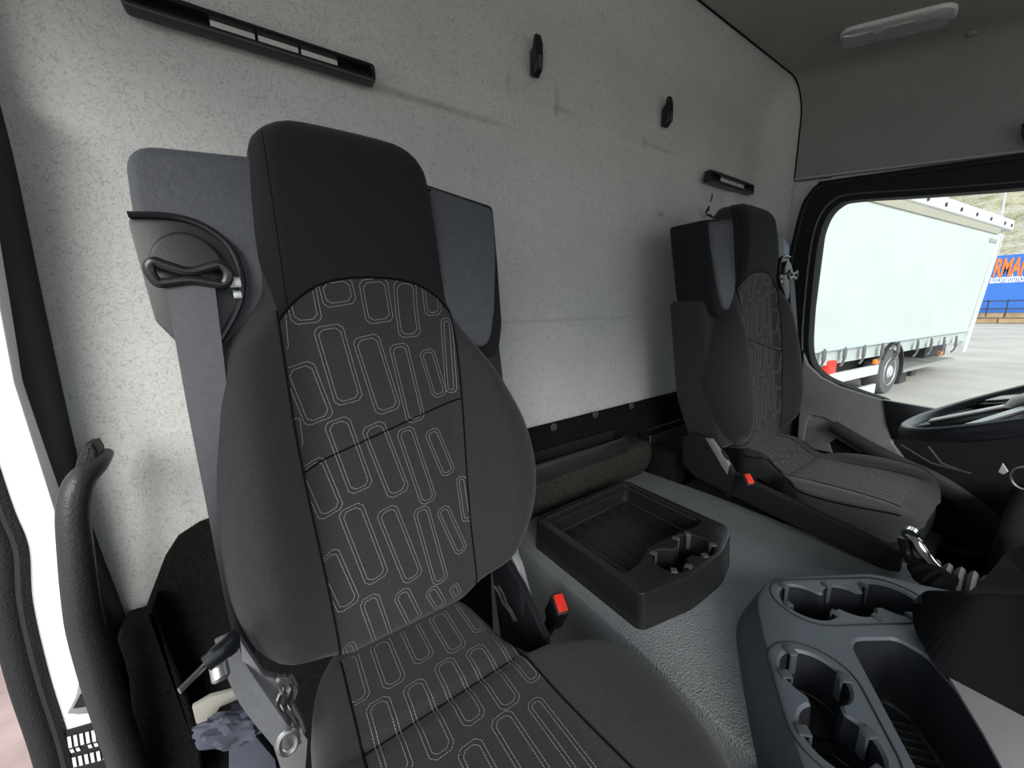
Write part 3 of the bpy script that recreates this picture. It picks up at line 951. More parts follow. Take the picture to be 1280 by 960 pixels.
for i in range(6):
    for j in range(14):
        x = .492 + i * .041; y = .408 + j * .0122
        if x > .74: continue
        tube(bm, [(x, y, ZT - .0475), (x + .027, y, ZT - .0475), (x + .027, y + .0065, ZT - .0475), (x, y + .0065, ZT - .0475)], .0011, 5, closed=True)
obj('rib_pattern', bm, M_plastic, tray, kind='stuff', label='raised oblong ribs on the tray floor')
bm = NB()
tube(bm, [(.745, .583, ZT - .012), (.742, .39, ZT - .012)], .004, 6); tube(bm, [(.474, .578, ZT - .014), (.742, .584, ZT - .014)], .003, 6)
obj('inner_ledge', bm, M_plastic, tray)
M_clip = mat('clip_plastic', (.05, .055, .06), .5)
def clip(c, ang, z, par, r, s=1.0):
    Mx = Matrix.Translation((c[0], c[1], z)) @ Matrix.Rotation(ang, 4, 'Z')
    b = NB()
    box(b, r - .006 * s, r + .006 * s, -.0055 * s, .0055 * s, -.0005, .0028, .0012, 2, Mx)
    box(b, r - .007 * s, r - .004 * s, -.0045 * s, .0045 * s, -.030, .001, .001, 1, Mx)
    obj('retaining_clip', b, M_clip, par)
for c, a, r in ((cupA, 1.9, .031), (cupA, 3.9, .031), (cupA, 5.0, .031), (cupB, 1.9, .034), (cupB, .9, .034), (cupB, 5.6, .034), (cupB, 4.2, .034)):
    clip(c, a, ZT, tray, r)
for c_, r0_ in ((cupA, .026), (cupB, .029)):
    bm = NB(); lathe(bm, [(r0_, 0), (r0_, .002), (r0_ - .004, .003)], (c_[0], c_[1], ZT - .0595), (0, 0, 1), 24)
    obj('cup_base', bm, M_plastic, tray)

# ================================================================ CENTRE CONSOLE
con = empty('centre_console', (.62, .05, TZ), 'dark grey moulded centre console with five cup holders, bottom right', 'console')
bm = NB()
outer = roundpoly([(.660, .222), (.590, .212), (.518, .170), (.420, .108), (.33, .03), (.33, -.25), (.95, -.25), (.90, -.02), (.835, .075), (.812, .124)], [.03, .03, .05, .05, .05, .02, .02, .03, .03, .02], 6)
c3 = [(.646, .163), (.699, .126), (.757, .090)]
def multi(cs, rs, neck, n=40):
    c0 = Vector(cs[0]); d = Vector(cs[-1]) - c0; L_ = d.length; d.normalize(); q = Vector((-d.y, d.x))
    pos = [(Vector(c) - c0).dot(d) for c in cs]
    lo = -rs[0]; hi = L_ + rs[-1]
    xs = [lo + (hi - lo) * ((1 - math.cos(PI * k / n)) / 2 * .5 + k / n * .5) for k in range(n + 1)]
    def h(x):
        v = max([math.sqrt(max(0, r * r - (x - p) ** 2)) for p, r in zip(pos, rs)])
        return max(v, neck) if 0 < x < L_ else v
    top = [c0 + d * x + q * h(x) for x in xs]; bot = [c0 + d * x - q * h(x) for x in xs[1:-1]]
    return ccw([tuple(p) for p in top + bot[::-1]])
h3 = multi(c3, [.034, .030, .034], .014, 90)
c2 = [(.512, .112), (.452, .071)]
h2 = multi(c2, [.034, .034], .015, 80)
binp = roundpoly([(.612, .104), (.665, .068), (.662, .040), (.49, -.10), (.40, -.10), (.42, -.02)], [.014, .02, .012, .01, .01, .02], 5)
W_ = []
moulded(bm, outer, [(h3, .060, .003), (h2, .060, .003), (binp, .10, .004)], TZ, ZT, ch=.006, flare=.022, wells=W_)
obj('console_body', bm, M_console, con)
M_well = mat('well_plastic', (.014, .016, .020), .4, .5)
for wb, nm in zip(W_, ('cup_well', 'cup_well', 'bin_well')): obj(nm, wb, M_well, con, label='black inside of the ' + ('cup holder' if nm == 'cup_well' else 'storage bin'))
def cgroove(poly, r=.0011):
    b = NB(); tube(b, [Vector((x, y, ZT + .0002)) for x, y in poly], r, 6, closed=True); return b
g3 = inset(h3 if area2(h3) > 0 else h3[::-1], -.012)
def ringaround(cs, r, n=16):
    c0 = Vector(cs[0]); c1 = Vector(cs[-1]); d = (c1 - c0).normalized(); a0 = math.atan2(d.y, d.x)
    out = [tuple(c1 + Vector((math.cos(a0 - PI / 2 + PI * k / n), math.sin(a0 - PI / 2 + PI * k / n))) * r) for k in range(n + 1)]
    out += [tuple(c0 + Vector((math.cos(a0 + PI / 2 + PI * k / n), math.sin(a0 + PI / 2 + PI * k / n))) * r) for k in range(n + 1)]
    return out
M_groove = mat('groove', (.012, .013, .015), .6)
obj('insert_edge', cgroove(ringaround(c3, .046)), M_groove, con)
obj('insert_edge', cgroove(ringaround(c2, .047)), M_groove, con)
for c, a in ((c3[0], 1.35), (c3[0], 2.75), (c3[0], 4.9), (c3[1], 1.2), (c3[1], 4.5), (c3[2], 1.5), (c3[2], 3.95), (c3[2], 5.2)): clip(c, a, ZT, con, .034, .9)
for c, a in ((c2[0], 1.1), (c2[0], 2.5), (c2[0], -.75), (c2[1], 2.35), (c2[1], -.5), (c2[1], 4.5)): clip(c, a, ZT, con, .034, 1.05)
for c in c3 + c2:
    bm = NB(); lathe(bm, [(.028, 0), (.028, .003), (.024, .004), (.024, .002), (.02, .002)], (c[0], c[1], ZT - .0595), (0, 0, 1), 24); obj('cup_base', bm, M_plastic, con)
bm = NB()
d = Vector((-.17, -.14)).normalized()
for k in range(12):
    c = Vector((.630, .062)) + d * (.004 + k * .0105); q = Vector((-d.y, d.x))
    a = c - q * -.030; b_ = c - q * .022
    tube(bm, [(a.x, a.y, ZT - .0990), (b_.x, b_.y, ZT - .0990)], .0015, 5)
obj('rib_pattern', bm, M_plastic, con, kind='stuff', label='ribbed floor of the console bin')

# ================================================================ REAR SHELF
bm = NB()
prof = []
for k in range(9):
    a = k / 8 * PI / 2
    prof.append((.672 - .025 * math.sin(a) + .0, -.435 + .035 * math.cos(a)))
prof = [(.752, -.40)] + [(.68 - .028 * math.sin(k / 8 * PI / 2), -.43 + .03 * math.cos(k / 8 * PI / 2)) for k in range(9)] + [(.655, -.46), (.668, -.49), (.69, -.52)]
xs = [.30 + .02 * i for i in range(32)] + [.94, .955, .965, .97]
rows = []
for i, x in enumerate(xs):
    e = max(0, (x - .92) / .05); sh = 1 - math.sqrt(max(0, 1 - min(1, e) ** 2))
    rows.append([Vector((x, y + (.03 * sh if y < .74 else 0), z - (.02 * sh if z > -.5 else 0))) for y, z in prof])
grid(bm, rows)
vs = [bm.verts.new(p) for p in rows[-1]] + [bm.verts.new(Vector((.97, .752, -.52)))]
bm.faces.new(vs)
shelf = obj('rear_shelf', bm, M_shelf, recalc=False, angle=50); tag(shelf, 'brown-black carpeted ledge across the back of the tunnel below the light wall', 'ledge')
bm = NB()
outer = roundpoly([(.36, .662), (.845, .664), (.885, .750), (.36, .750)], .008, 4)
cav = roundpoly([(.37, .676), (.838, .678), (.872, .740), (.37, .740)], .006, 4)
moulded(bm, outer, [(cav, .032, .003)], -.41, -.368, ch=.003, flare=.004)
tr2 = obj('shelf_tray', bm, mat('tray_plastic_gloss', (.02, .02, .02), .25, .5), shelf, label='long shallow glossy black tray set into the ledge')
bm = NB(); lathe(bm, [(.005, 0), (.005, .004), (.003, .006), (0, .006)], (.79, .715, -.40), (0, 0, 1), 12)
obj('screw', bm, M_metal, tr2)
# second box recess toward the driver
bx = empty('side_pocket', (1.17, .70, -.60), 'deep black open pocket beside the ledge, behind the driver seat', 'pocket')
bm = NB()
outer = roundpoly([(1.0, .700), (1.42, .700), (1.42, .751), (1.0, .751)], .006, 4)
cav = roundpoly([(1.006, .706), (1.41, .706), (1.41, .746), (1.006, .746)], .004, 4)
moulded(bm, outer, [(cav, .12, .002)], -.60, -.405, ch=.003)
obj('pocket_body', bm, M_gloss, bx)
# dark side wall of tunnel behind driver seat
bm = NB(); box(bm, .974, 1.05, .60, .695, -.94, -.43, .01); tag(obj('footwell_panel', bm, M_carpet), 'black carpet panel between the ledge and the driver seat base', 'panel')

# ================================================================ REAR WALL FITTINGS
def vent(name, px4, label, nsl, group=None):
    """px4: four corner pixels on the wall plane, top-left first, clockwise"""
    yv = .765 - .017
    c = [at(a, b, 'y', yv) for a, b in px4]
    x0 = (c[0].x + c[3].x) / 2; x1 = (c[1].x + c[2].x) / 2
    z1 = (c[0].z + c[1].z) / 2; z0 = (c[2].z + c[3].z) / 2
    root = empty(name, (x0 / 2 + x1 / 2, yv, z0), label, 'air vent', group)
    T = lambda x, y, z: Vector((x, yv + .014 - z, y))
    bm = NB()
    r = min(.008, (z1 - z0) * .25)
    outer = roundpoly([(x0, z0), (x1, z0), (x1, z1), (x0, z1)], r, 4)
    t = (z1 - z0) * .22
    hole = roundpoly([(x0 + t, z0 + t * 1.2), (x1 - t, z0 + t * 1.2), (x1 - t, z1 - t), (x0 + t, z1 - t)], r * .6, 4)
    dep_ = .022 if x1 - x0 > .3 or True else .01
    moulded(bm, outer, [(hole, .018, .002)], 0.0, dep_, ch=.003, T=T)
    fr = obj('vent_frame', bm, M_gloss, root)
    bm = NB()
    hh = z1 - z0
    box(bm, x0 + t * 1.2, x1 - t * 1.2, yv + .003, yv + .008, z0 + hh * .36, z0 + hh * .42, .0008)
    obj('slat', bm, M_gloss, root)
    n = nsl; xa = x0 + (x1 - x0) * .28; xb = x0 + (x1 - x0) * .82
    for k in range(n):
        a = xa + (xb - xa) * k / n; b_ = xa + (xb - xa) * (k + 1) / n
        bm = NB(); box(bm, a + .002, b_ - .002, yv + .0035, yv + .0065, z0 + hh * .43, z1 - t * 1.15, .0005)
        obj('vent_flap', bm, mat_flap, root, label='pale metal flap behind the slot')
mat_flap = mat('flap_metal', (.62, .62, .58), .4, .5)
vent('wall_vent', [(152, -12), (470, 77), (466, 102), (150, 12)], 'long black slot vent high on the rear wall above the passenger seat', 3)
vent('wall_vent', [(890, 213), (945, 233), (936, 242), (881, 226)], 'short black slot vent on the rear wall above the driver seat', 3)
def hook(px, py, s, label):
    p = at(px, py, 'y', .760)
    root = empty('coat_hook', p, label, 'coat hook', 'coat hooks on the rear wall')
    b = NB()
    prof = [(0, .012), (.010, .018), (.014, .036), (.021, .036), (.026, .020), (.027, -.008), (.022, -.030), (.010, -.038), (0, -.032)]
    slab(b, [Vector((p.x + .0 - .010, p.y - y * s, p.z + z * s)) for y, z in prof], (.020, 0, 0), .006, 4)
    obj('hook_body', b, M_gloss, root)
    b = NB(); box(b, p.x - .006, p.x + .006, p.y - .028 * s, p.y - .024 * s, p.z - .028 * s, p.z - .004 * s, .001)
    obj('hook_insert', b, M_cap, root)
hook(666, 75, 1.05, 'larger left black coat hook high on the rear wall')
hook(829, 143, 1.05, 'smaller right black coat hook, nearer the driver seat')
for (px, py, ax, v, lab, par) in ((921, 69, 'y', .73, 'small round lining plug beside the roof joint', 0), (986, 253, 'x', 1.748, 'small pale round plug under the roof lining by the driver window', (1, 0, 0))):
    p = at(px, py, ax, v)
    b = NB(); lathe(b, [(.010, .004), (.010, -.001), (.007, -.0025), (0, -.003)], p, par or (.3, 1, 0), 20)
    tag(obj('lining_plug', b, M_liner), lab, 'plug')
# torn patch behind the driver headrest
b = NB()
for (x0, y0, x1, y1, r) in ((890, 242, 888, 252, .0035), (886, 258, 882, 266, .006), (883, 268, 892, 272, .005), (893, 270, 899, 262, .003)):
    tube(b, [at(x0, y0, 'y', .757), at((x0 + x1) / 2 + 1, (y0 + y1) / 2, 'y', .757), at(x1, y1, 'y', .757)], [r * .6, r, r * .5], 7, rx=r * .5)
tag(obj('lining_tear', b, M_soft), 'ragged black tears in the wall lining above the driver headrest', 'tear')

# ================================================================ CEILING LAMP
lamp = None
def roofhit(px, py, off=0.0):
    r = ray(px, py); best = None
    # march along the ray to the roof/fillet surface
    t = .3
    while t < 4:
        p = r * t; f = .12; zr = roofz(p.y) - off; cxx = XR - f
        if p.x < cxx: ins_ = zr - p.z
        else:
            dx_ = p.x - cxx; dz_ = p.z - (zr - f)
            ins_ = (f - math.hypot(dx_, max(dz_, 0))) if dz_ > 0 else XR - off - p.x
        if ins_ <= 0: return p
        t += .002
    return r * 2
lc = [roofhit(a, b) for a, b in ((1054, 38), (1100, 16), (1165, -8), (1204, 0), (1196, 18), (1130, 44), (1080, 56), (1060, 52))]
cen = sum(lc, Vector()) / len(lc)
nrm = -((lc[2] - lc[0]).cross(lc[5] - lc[0])).normalized()
if nrm.z > 0: nrm = -nrm
lamp = empty('ceiling_lamp', cen, 'clear plastic oblong interior lamp on the roof lining', 'lamp')
u_ = (lc[3] - lc[0]); u_ = (u_ - nrm * u_.dot(nrm)).normalized(); v_ = nrm.cross(u_)
lc2 = [((p - cen).dot(u_), (p - cen).dot(v_)) for p in lc]
xs_ = [a for a, b in lc2]; ys_ = [b for a, b in lc2]
hx, hy = (max(xs_) - min(xs_)) / 2, (max(ys_) - min(ys_)) / 2
Tl = lambda x, y, z: cen + u_ * x + v_ * y + nrm * z
hy = min(hy, .045)
ol = roundpoly([(-hx, -hy), (hx, -hy), (hx, hy), (-hx, hy)], hy * .8, 8)
bm = NB(); moulded(bm, ol, [(inset(ol, .006), .006, .002)], -.02, .010, ch=.002, T=Tl); obj('lamp_housing', bm, M_label, lamp)
M_lens = mat('lens', (.85, .87, .86), .12, .5)
M_lens.node_tree.nodes['Principled BSDF'].inputs['Transmission Weight'].default_value = .8
bm = NB()
rows = []
il = inset(ol, .003)
for k in range(6):
    s_ = 1 - .5 * (k / 5) ** 2; rows.append([Tl(x * (1 - .06 * k / 5) * (1 if k < 5 else .98), y * s_, .008 + .016 * math.sin(k / 5 * PI / 2)) for x, y in il])
grid(bm, rows, closed=True, cap=True)
obj('lamp_lens', bm, M_lens, lamp)
bm = NB()
for s_ in (-.62, .1):
    box(bm, -.03, .03, -.018, .018, 0, .004, .001, 1, Matrix(((u_.x, v_.x, nrm.x, cen.x + u_.x * hx * s_), (u_.y, v_.y, nrm.y, cen.y + u_.y * hx * s_), (u_.z, v_.z, nrm.z, cen.z + u_.z * hx * s_ + nrm.z * .006), (0, 0, 0, 1))))
obj('reflector', bm, M_chrome, lamp)
p = roofhit(1215, 42, .001)
b = NB(); lathe(b, [(.012, -.004), (.012, .0025), (.010, .004), (0, .0045)], p, nrm, 20)
tag(obj('lining_plug', b, M_liner2), 'round lining plug beside the ceiling lamp', 'plug')
p = at(1284, 160, 'x', XR)
b = NB(); slab(b, [at(x, y, 'x', XR - .005) for x, y in ((1278, 158), (1300, 150), (1310, 180), (1282, 182), (1277, 172))], (-.03, 0, 0), .006)
tag(obj('handle_end', b, M_gloss), 'black handle end cut by the right edge above the side window', 'handle')

# ================================================================ DRIVER DOOR AND WINDOW
XW = 1.70
def pX(pl, x): return [at(a, b, 'x', x) for a, b in pl]
outp = [(1012, 240), (1022, 230), (1036, 225), (1150, 209), (1300, 188), (1700, 130), (1700, 600), (1175, 522), (1100, 504), (1044, 485), (1018, 472), (1000, 452), (976, 452), (975, 400), (984, 330), (1000, 262)]
inp = [(1046, 257), (1070, 250), (1160, 244), (1300, 233), (1600, 208), (1600, 560), (1170, 517), (1100, 499), (1048, 480), (1024, 466), (1012, 444), (1012, 400), (1020, 320), (1030, 278)]
bm = NB()
def smoothpoly(pl, r=8):
    return [(p.x, p.y) for p in catmull([(a, b, 0) for a, b in ccw(pl)], 6, True)]
O = pX(smoothpoly(outp, 8), XW); I = pX(smoothpoly(inp, 7), XW)
fillpoly(bm, O, [I])
g = bmesh.ops.extrude_face_region(bm, geom=bm.faces[:])
bmesh.ops.translate(bm, verts=[v for v in g['geom'] if isinstance(v, bmesh.types.BMVert)], vec=(.055, 0, 0))
win = struct('window_1', bm, M_frame, angle=30)
# inner grey reveal
bm = NB()
inn = smoothpoly(inp, 7); mid = inset(inn, -9)
A = pX(inn, XW + .012); B = pX(mid, XW - .004)
grid(bm, [A, B, [p + Vector((.0, 0, 0)) for p in B]], closed=True)
# reveal: angled ring
reveal = obj('window_reveal', bm, mat('reveal_grey', (.075, .076, .078), .6), win, label='dark grey inner edge of the window')
bm = NB()
tube(bm, pX(inset(smoothpoly(outp, 8), 5), XW - .002), .005, 8, closed=True)
obj('window_seal', bm, M_rubber, win)
bm = NB(); fillpoly(bm, pX(inset(inn, -2), XW + .03))
glass = bpy.data.materials.new('window_glass'); glass.use_nodes = True
gn = glass.node_tree.nodes; gl = glass.node_tree.links
for n in list(gn):
    if n.type == 'BSDF_PRINCIPLED': gn.remove(n)
tr = gn.new('ShaderNodeBsdfTransparent'); tr.inputs[0].default_value = (.93, .97, .96, 1)
gs = gn.new('ShaderNodeBsdfGlossy'); gs.inputs['Roughness'].default_value = .02
fz = gn.new('ShaderNodeFresnel'); fz.inputs[0].default_value = 1.35
mxs = gn.new('ShaderNodeMixShader'); gl.new(fz.outputs[0], mxs.inputs[0]); gl.new(tr.outputs[0], mxs.inputs[1]); gl.new(gs.outputs[0], mxs.inputs[2]); gl.new(mxs.outputs[0], gn['Material Output'].inputs[0])
obj('window_pane', bm, glass, win, smooth=False)
# door panel
bm = NB()
slab(bm, pX([(1003, 438), (1012, 462), (1030, 477), (1060, 489), (1105, 503), (1120, 516), (1400, 570), (1500, 900), (1080, 760), (985, 620), (985, 560)], 1.69), (.05, 0, 0), .004)
door = struct('door_1', bm, M_soft, smooth=False)
bm = NB()
slab(bm, pX([(1004, 442), (1009, 456), (1026, 472), (1050, 484), (1104, 501), (1108, 530), (1116, 556), (1132, 577), (1100, 566), (1060, 540), (1030, 522), (1014, 519), (1008, 528), (1004, 552), (996, 552), (1000, 500)], 1.675), (.02, 0, 0), .005, 3)
obj('door_upper', bm, M_door, door, label='mid grey upper door panel')
bm = NB()
slab(bm, pX([(1004, 552), (1008, 528), (1014, 519), (1030, 522), (1060, 540), (1100, 566), (1075, 566), (1045, 548), (1036, 554), (1040, 566), (1010, 560)], 1.683), (.01, 0, 0), .003, 3)
obj('door_pocket_panel', bm, M_door, door, label='mid grey panel round the door pull')
bm = NB()
armc = [(1040, 532), (1080, 556), (1125, 580), (1165, 600), (1205, 628), (1235, 656), (1262, 690), (1290, 740)]
P = catmull([at(a, b, 'x', 1.665) for a, b in armc], 6)
tube(bm, P, [.022 + .016 * sst(i / len(P)) for i in range(len(P))], 12, rx=.012, up=(0, 0, 1))
obj('door_arch', bm, M_dark, door, label='dark grey sweeping arch of the door trim')
bm = NB()
P = catmull([at(a, b, 'x', 1.66) for a, b in ((1150, 650), (1180, 684), (1230, 694), (1262, 690))], 6)
tube(bm, P, .010, 10, rx=.008); obj('pocket_rim', bm, M_dark, door)
bm = NB()
for a, b in (((1126, 556), (1214, 592)), ((1160, 558), (1205, 590))):
    tube(bm, [at(*a, 'x', 1.66), at((a[0] + b[0]) / 2 - 6, (a[1] + b[1]) / 2 + 5, 'x', 1.66), at(*b, 'x', 1.66)], .003, 6)
obj('trim_line', bm, M_cap, door)
bm = NB()
slab(bm, pX([(1104, 500), (1172, 512), (1182, 532), (1140, 545), (1118, 550), (1108, 528)], 1.670), (.02, 0, 0), .003)
obj('mirror_triangle', bm, M_gloss, door, label='glossy black corner cover')

# ================================================================ STEERING WHEEL & DASH
C0 = Vector((1.205, -.03, -.175)); tilt = math.radians(29)
Mw = Matrix.Translation(C0) @ Matrix.Rotation(-tilt, 4, 'X')
sw = empty('steering_wheel', C0, 'large black steering wheel with silver spokes at the right edge', 'steering wheel')
bm = NB()
tube(bm, [Mw @ Vector((.225 * math.cos(a), .225 * math.sin(a), 0)) for a in [2 * PI * k / 72 for k in range(72)]], .016, 14, closed=True, rx=.014)
obj('rim', bm, mat('rim_leather', (.018, .02, .024), .3, .5), sw)
bm = NB()
tube(bm, [Mw @ Vector((.2275 * math.cos(a), .2275 * math.sin(a), .0125)) for a in [2 * PI * k / 72 for k in range(72)]], .0045, 8, closed=True)
obj('rim_inlay', bm, mat('inlay', (.16, .19, .23), .3), sw)
for sgn, nm in ((0, 0),):
    for ang in (math.radians(35), math.radians(145), math.radians(90)):
        bm = NB()
        box(bm, .05, .215, -.024, .024, -.012, .004, .005, 2, Mw @ Matrix.Rotation(ang, 4, 'Z'))
        sp = obj('spoke', bm, M_gloss, sw)
        bm = NB(); box(bm, .08, .19, -.016, .016, .004, .010, .003, 2, Mw @ Matrix.Rotation(ang, 4, 'Z'))
        obj('spoke_cover', bm, M_metal, sp, label='silver spoke cover')
bm = NB(); lathe(bm, [(.07, -.05), (.085, -.02), (.085, .008), (.07, .02), (0, .026)], Mw @ Vector((0, 0, 0)), Mw.to_3x3() @ Vector((0, 0, 1)), 32); obj('hub', bm, M_gloss, sw)
bm = NB(); tube(bm, [Mw @ Vector((0, 0, -.03)), Mw @ Vector((0, 0, -.20))], .055, 18); obj('steering_column', bm, M_soft, sw)

dash = empty('dashboard', (1.2, -.3, -.95), 'matt black dashboard lower part under the steering wheel', 'dashboard')
bm = NB()
slab(bm, [at(a, b, 'y', .30) for a, b in ((0, 0),) * 0] or [Vector((x, .045 - .0, z)) for x, z in ((.0, 0), (1, 0), (1, 1))], (0, -.01, 0)); bm.free()
tower_ = empty('control_tower', (.78, -.02, ZT), 'matt black control tower rising over the right edge of the centre console', 'tower')
# tower: swept block beside the console (control box towards the driver)
bm = NB()
tw = [at(1140, 756, 'z', -.43), at(1142, 780, 'z', -.445), at(1150, 800, 'z', -.45), at(1185, 850, 'z', -.45), at(1290, 905, 'z', -.45), at(1400, 980, 'z', -.45)]
tp = [at(1140, 754, 'z', -.40), at(1160, 738, 'z', -.37), at(1205, 742, 'z', -.35), at(1240, 712, 'z', -.33), at(1262, 688, 'z', -.31), at(1300, 675, 'z', -.29)]
lo = catmull(tw, 5); hi = catmull(tp, 5)
rows = [hi, lo, [Vector((p.x + .02, p.y - .02, -.4465)) for p in lo]]
back_hi = [p + Vector((.10, -.12, .03)) for p in hi]
rows = [[Vector((p.x + .02, p.y - .02, -.4465)) for p in back_hi]] + [back_hi] + rows
grid(bm, rows)
obj('tower', bm, mat('matt_black', (.006, .006, .007), .9, .1), tower_)
bm = NB()
slab(bm, [at(a, b, 'z', -.4480) for a, b in ((1186, 850), (1290, 905), (1330, 990), (1266, 990), (1228, 920))], (0, 0, .004), .001)
obj('side_panel', bm, M_door, tower_, label='mid grey panel beside the console bin')
# dash body under wheel
bm = NB(); box(bm, .98, 1.68, -.60, -.26, -.95, -.36, .04, 3); obj('dash_body', bm, M_soft, dash)
bm = NB(); box(bm, .10, .98, -.72, -.40, -.95, -.36, .04, 3); obj('dash_body', bm, M_soft, dash)
bm = NB(); box(bm, 1.22, 1.66, -.17, .02, -.95, -.48, .03, 3); obj('knee_panel', bm, M_soft, dash)
bm = NB(); slab(bm, pX([(1248, 590), (1253, 580), (1260, 590), (1254, 593)], 1.35), (.01, 0, 0)); obj('reflex_tab', bm, M_label, dash, label='small pale tab')
bm = NB(); b_ = at(1283, 598, 'x', 1.3); tube(bm, [b_ + Vector((0, .02 * math.cos(t), .025 * math.sin(t))) for t in [2 * PI * k / 20 for k in range(20)]], .0025, 8, closed=True); obj('key_ring', bm, M_metal, dash)

# parking brake lever and gaiter
pb = empty('brake_lever', at(1150, 715, 'x', .90), 'chrome-topped lever with black cloth gaiter between driver seat and console', 'lever')
bm = NB()
P = catmull([at(1136, 668, 'x', .95), at(1146, 676, 'x', .945), at(1158, 694, 'x', .935), at(1172, 710, 'x', .92)], 6)
tube(bm, P, [.009 + .004 * math.sin(i / len(P) * 3) for i in range(len(P))], 12, rx=.005, up=(1, 0, 0)); obj('lever_arm', bm, M_chrome, pb)
bm = NB()
P = catmull([at(1131, 672, 'x', .955), at(1137, 694, 'x', .95), at(1152, 714, 'x', .93)], 6)
tube(bm, P, .011, 12); obj('lever_grip', bm, M_gloss, pb)
bm = NB(); lathe(bm, [(.011, -.008), (.011, .008)], at(1138, 667, 'x', .95), (1, 0, 0), 16); obj('lever_cap', bm, M_chrome, pb)
bm = NB()
P = catmull([at(1150, 708, 'x', .93), at(1164, 722, 'x', .91), at(1180, 734, 'x', .90)], 10)
tube(bm, P, [.016 + .010 * i / len(P) + .0035 * math.sin(i * 1.1) for i in range(len(P))], 16); obj('gaiter', bm, mat('gaiter_cloth', (.012, .012, .013), .85, .2, bump=('noise', 90, .9, .004)), pb, label='crumpled black cloth gaiter')
bel = empty('bellows', at(1200, 722, 'x', .97), 'grey ribbed rubber bellows behind the lever', 'bellows')
a0 = at(1166, 712, 'x', .97); a1 = at(1246, 738, 'x', .97)
for k in range(5):
    bm = NB(); c = a0.lerp(a1, (k + .3) / 5)
    d_ = (a1 - a0).normalized()
    lathe(bm, [(.024, -.008), (.034, -.004), (.037, 0), (.034, .004), (.024, .008)], c + Vector((0, 0, -.018)), d_, 24)
    obj('bellows_ring', bm, mat('bellows_rubber', (.16, .16, .155), .5) if k == 0 else bpy.data.materials['bellows_rubber'], bel)

# ================================================================ OUTSIDE
GZ = -2.0
Wc = at(1102, 493, 'z', GZ)
dT = Vector((.99444, -.10517, 0)).normalized(); nT = Vector((-dT.y, dT.x, 0))  # nT points away (rearwards, +Y)
def tr_pt(px, py, off=0.0):
    r = ray(px, py); t = (Wc + nT * off).dot(nT) / r.dot(nT); return r * t
def tp3(s, z, off=0.0): return Wc + dT * s + nT * off + Vector((0, 0, z - Wc.z))
def sz(px, py):
    p = tr_pt(px, py); return ((p - Wc).dot(dT), p.z)
tk = empty('curtain_trailer', tp3(2, GZ, 1.2), 'white curtain-sided lorry body seen through the driver side window', 'truck')
M_curtain = mat('curtain', (.50, .54, .515), .5, .3, var=.04, vscale=.8)
M_alu = mat('alu', (.58, .61, .61), .4, .5)
M_chassis = mat('chassis', (.03, .03, .032), .6)
def tbox(bm, s0, s1, o0, o1, z0, z1, bev=0):
    Mx = Matrix((((dT.x), nT.x, 0, Wc.x), (dT.y, nT.y, 0, Wc.y), (0, 0, 1, 0), (0, 0, 0, 1)))
    box(bm, s0, s1, o0, o1, z0, z1, bev, 1, Mx)
s0, zb0 = -4.2, -.84
sR, zR = sz(1262, 283); sB, zB = sz(1203, 440)
sE = (sR + sB) / 2
zcl = sz(1015, 462)[1]; zcr = sz(1222, 422)[1]; zc = (zcl + zcr) / 2
zml = (sz(1012, 436)[1] + sz(1212, 415)[1]) / 2
ztp = (sz(1090, 252)[1] + sz(1245, 290)[1]) / 2
bm = NB()
# rear edge of the curtain follows the photo: wedge top to bottom
slab(bm, [tp3(s0, zml), tp3(sz(1208, 416)[0], zml), tp3(sz(1248, 292)[0], ztp - .02), tp3(s0, ztp)], nT * 2.5)
obj('curtain', bm, M_curtain, tk, smooth=False)
bm = NB()
slab(bm, [tp3(s0, zc, .02), tp3(sz(1206, 424)[0], zc, .02), tp3(sz(1208, 416)[0], zml, .02), tp3(s0, zml, .02)], nT * 2.4)
skirt = obj('curtain_skirt', bm, mat('skirt', (.46, .50, .49), .5), tk, smooth=False)
bm = NB(); tube(bm, [tp3(s0, zml, -.02), tp3(sz(1208, 416)[0], zml, -.02)], .035, 6); obj('skirt_rail', bm, mat('skirt_rail', (.45, .52, .52), .5), tk)
bm = NB()
slab(bm, [tp3(s0, ztp - .03, -.03), tp3(sz(1246, 292)[0], ztp - .03, -.03), tp3(sz(1250, 287)[0], ztp + .14, -.03), tp3(s0, ztp + .14, -.03)], nT * .05)
obj('curtain_track', bm, mat('track', (.36, .34, .27), .6), tk, smooth=False, label='brownish curtain track under the roof rail')
bm = NB()
slab(bm, [tp3(s0, ztp + .14, -.06), tp3(sR + .1, ztp + .14, -.06), tp3(sR + .1, ztp + .42, -.06), tp3(s0, ztp + .42, -.06)], nT * 2.6, .02, 1)
rail = obj('roof_rail', bm, M_alu, tk, smooth=False)
for px, py in ((1128, 255), (1153, 259), (1176, 263), (1196, 266), (1216, 270), (1234, 274), (1252, 277), (1261, 277)):
    s, z = sz(px, py)
    bm = NB(); lathe(bm, [(.045, 0), (.045, .02), (0, .03)], tp3(s, ztp + .26, -.06), -nT, 10); obj('rivet', bm, M_chassis, rail)
bm = NB()
slab(bm, [tp3(sz(1205, 440)[0], zB, -.03), tp3(sz(1201, 440)[0], zB, -.03), tp3(sz(1248, 292)[0], ztp, -.03), tp3(sz(1254, 290)[0], ztp, -.03)], nT * .12)
obj('corner_post', bm, M_alu, tk, smooth=False)
bm = NB()
a = [sz(1238, 287), sz(1252, 287)]
tbox(bm, sz(1239, 288)[0], sz(1252, 290)[0], -.02, 0, ztp - .26, ztp - .17); obj('curtain_mark', bm, mat('mark', (.3, .33, .33), .6), tk, smooth=False)
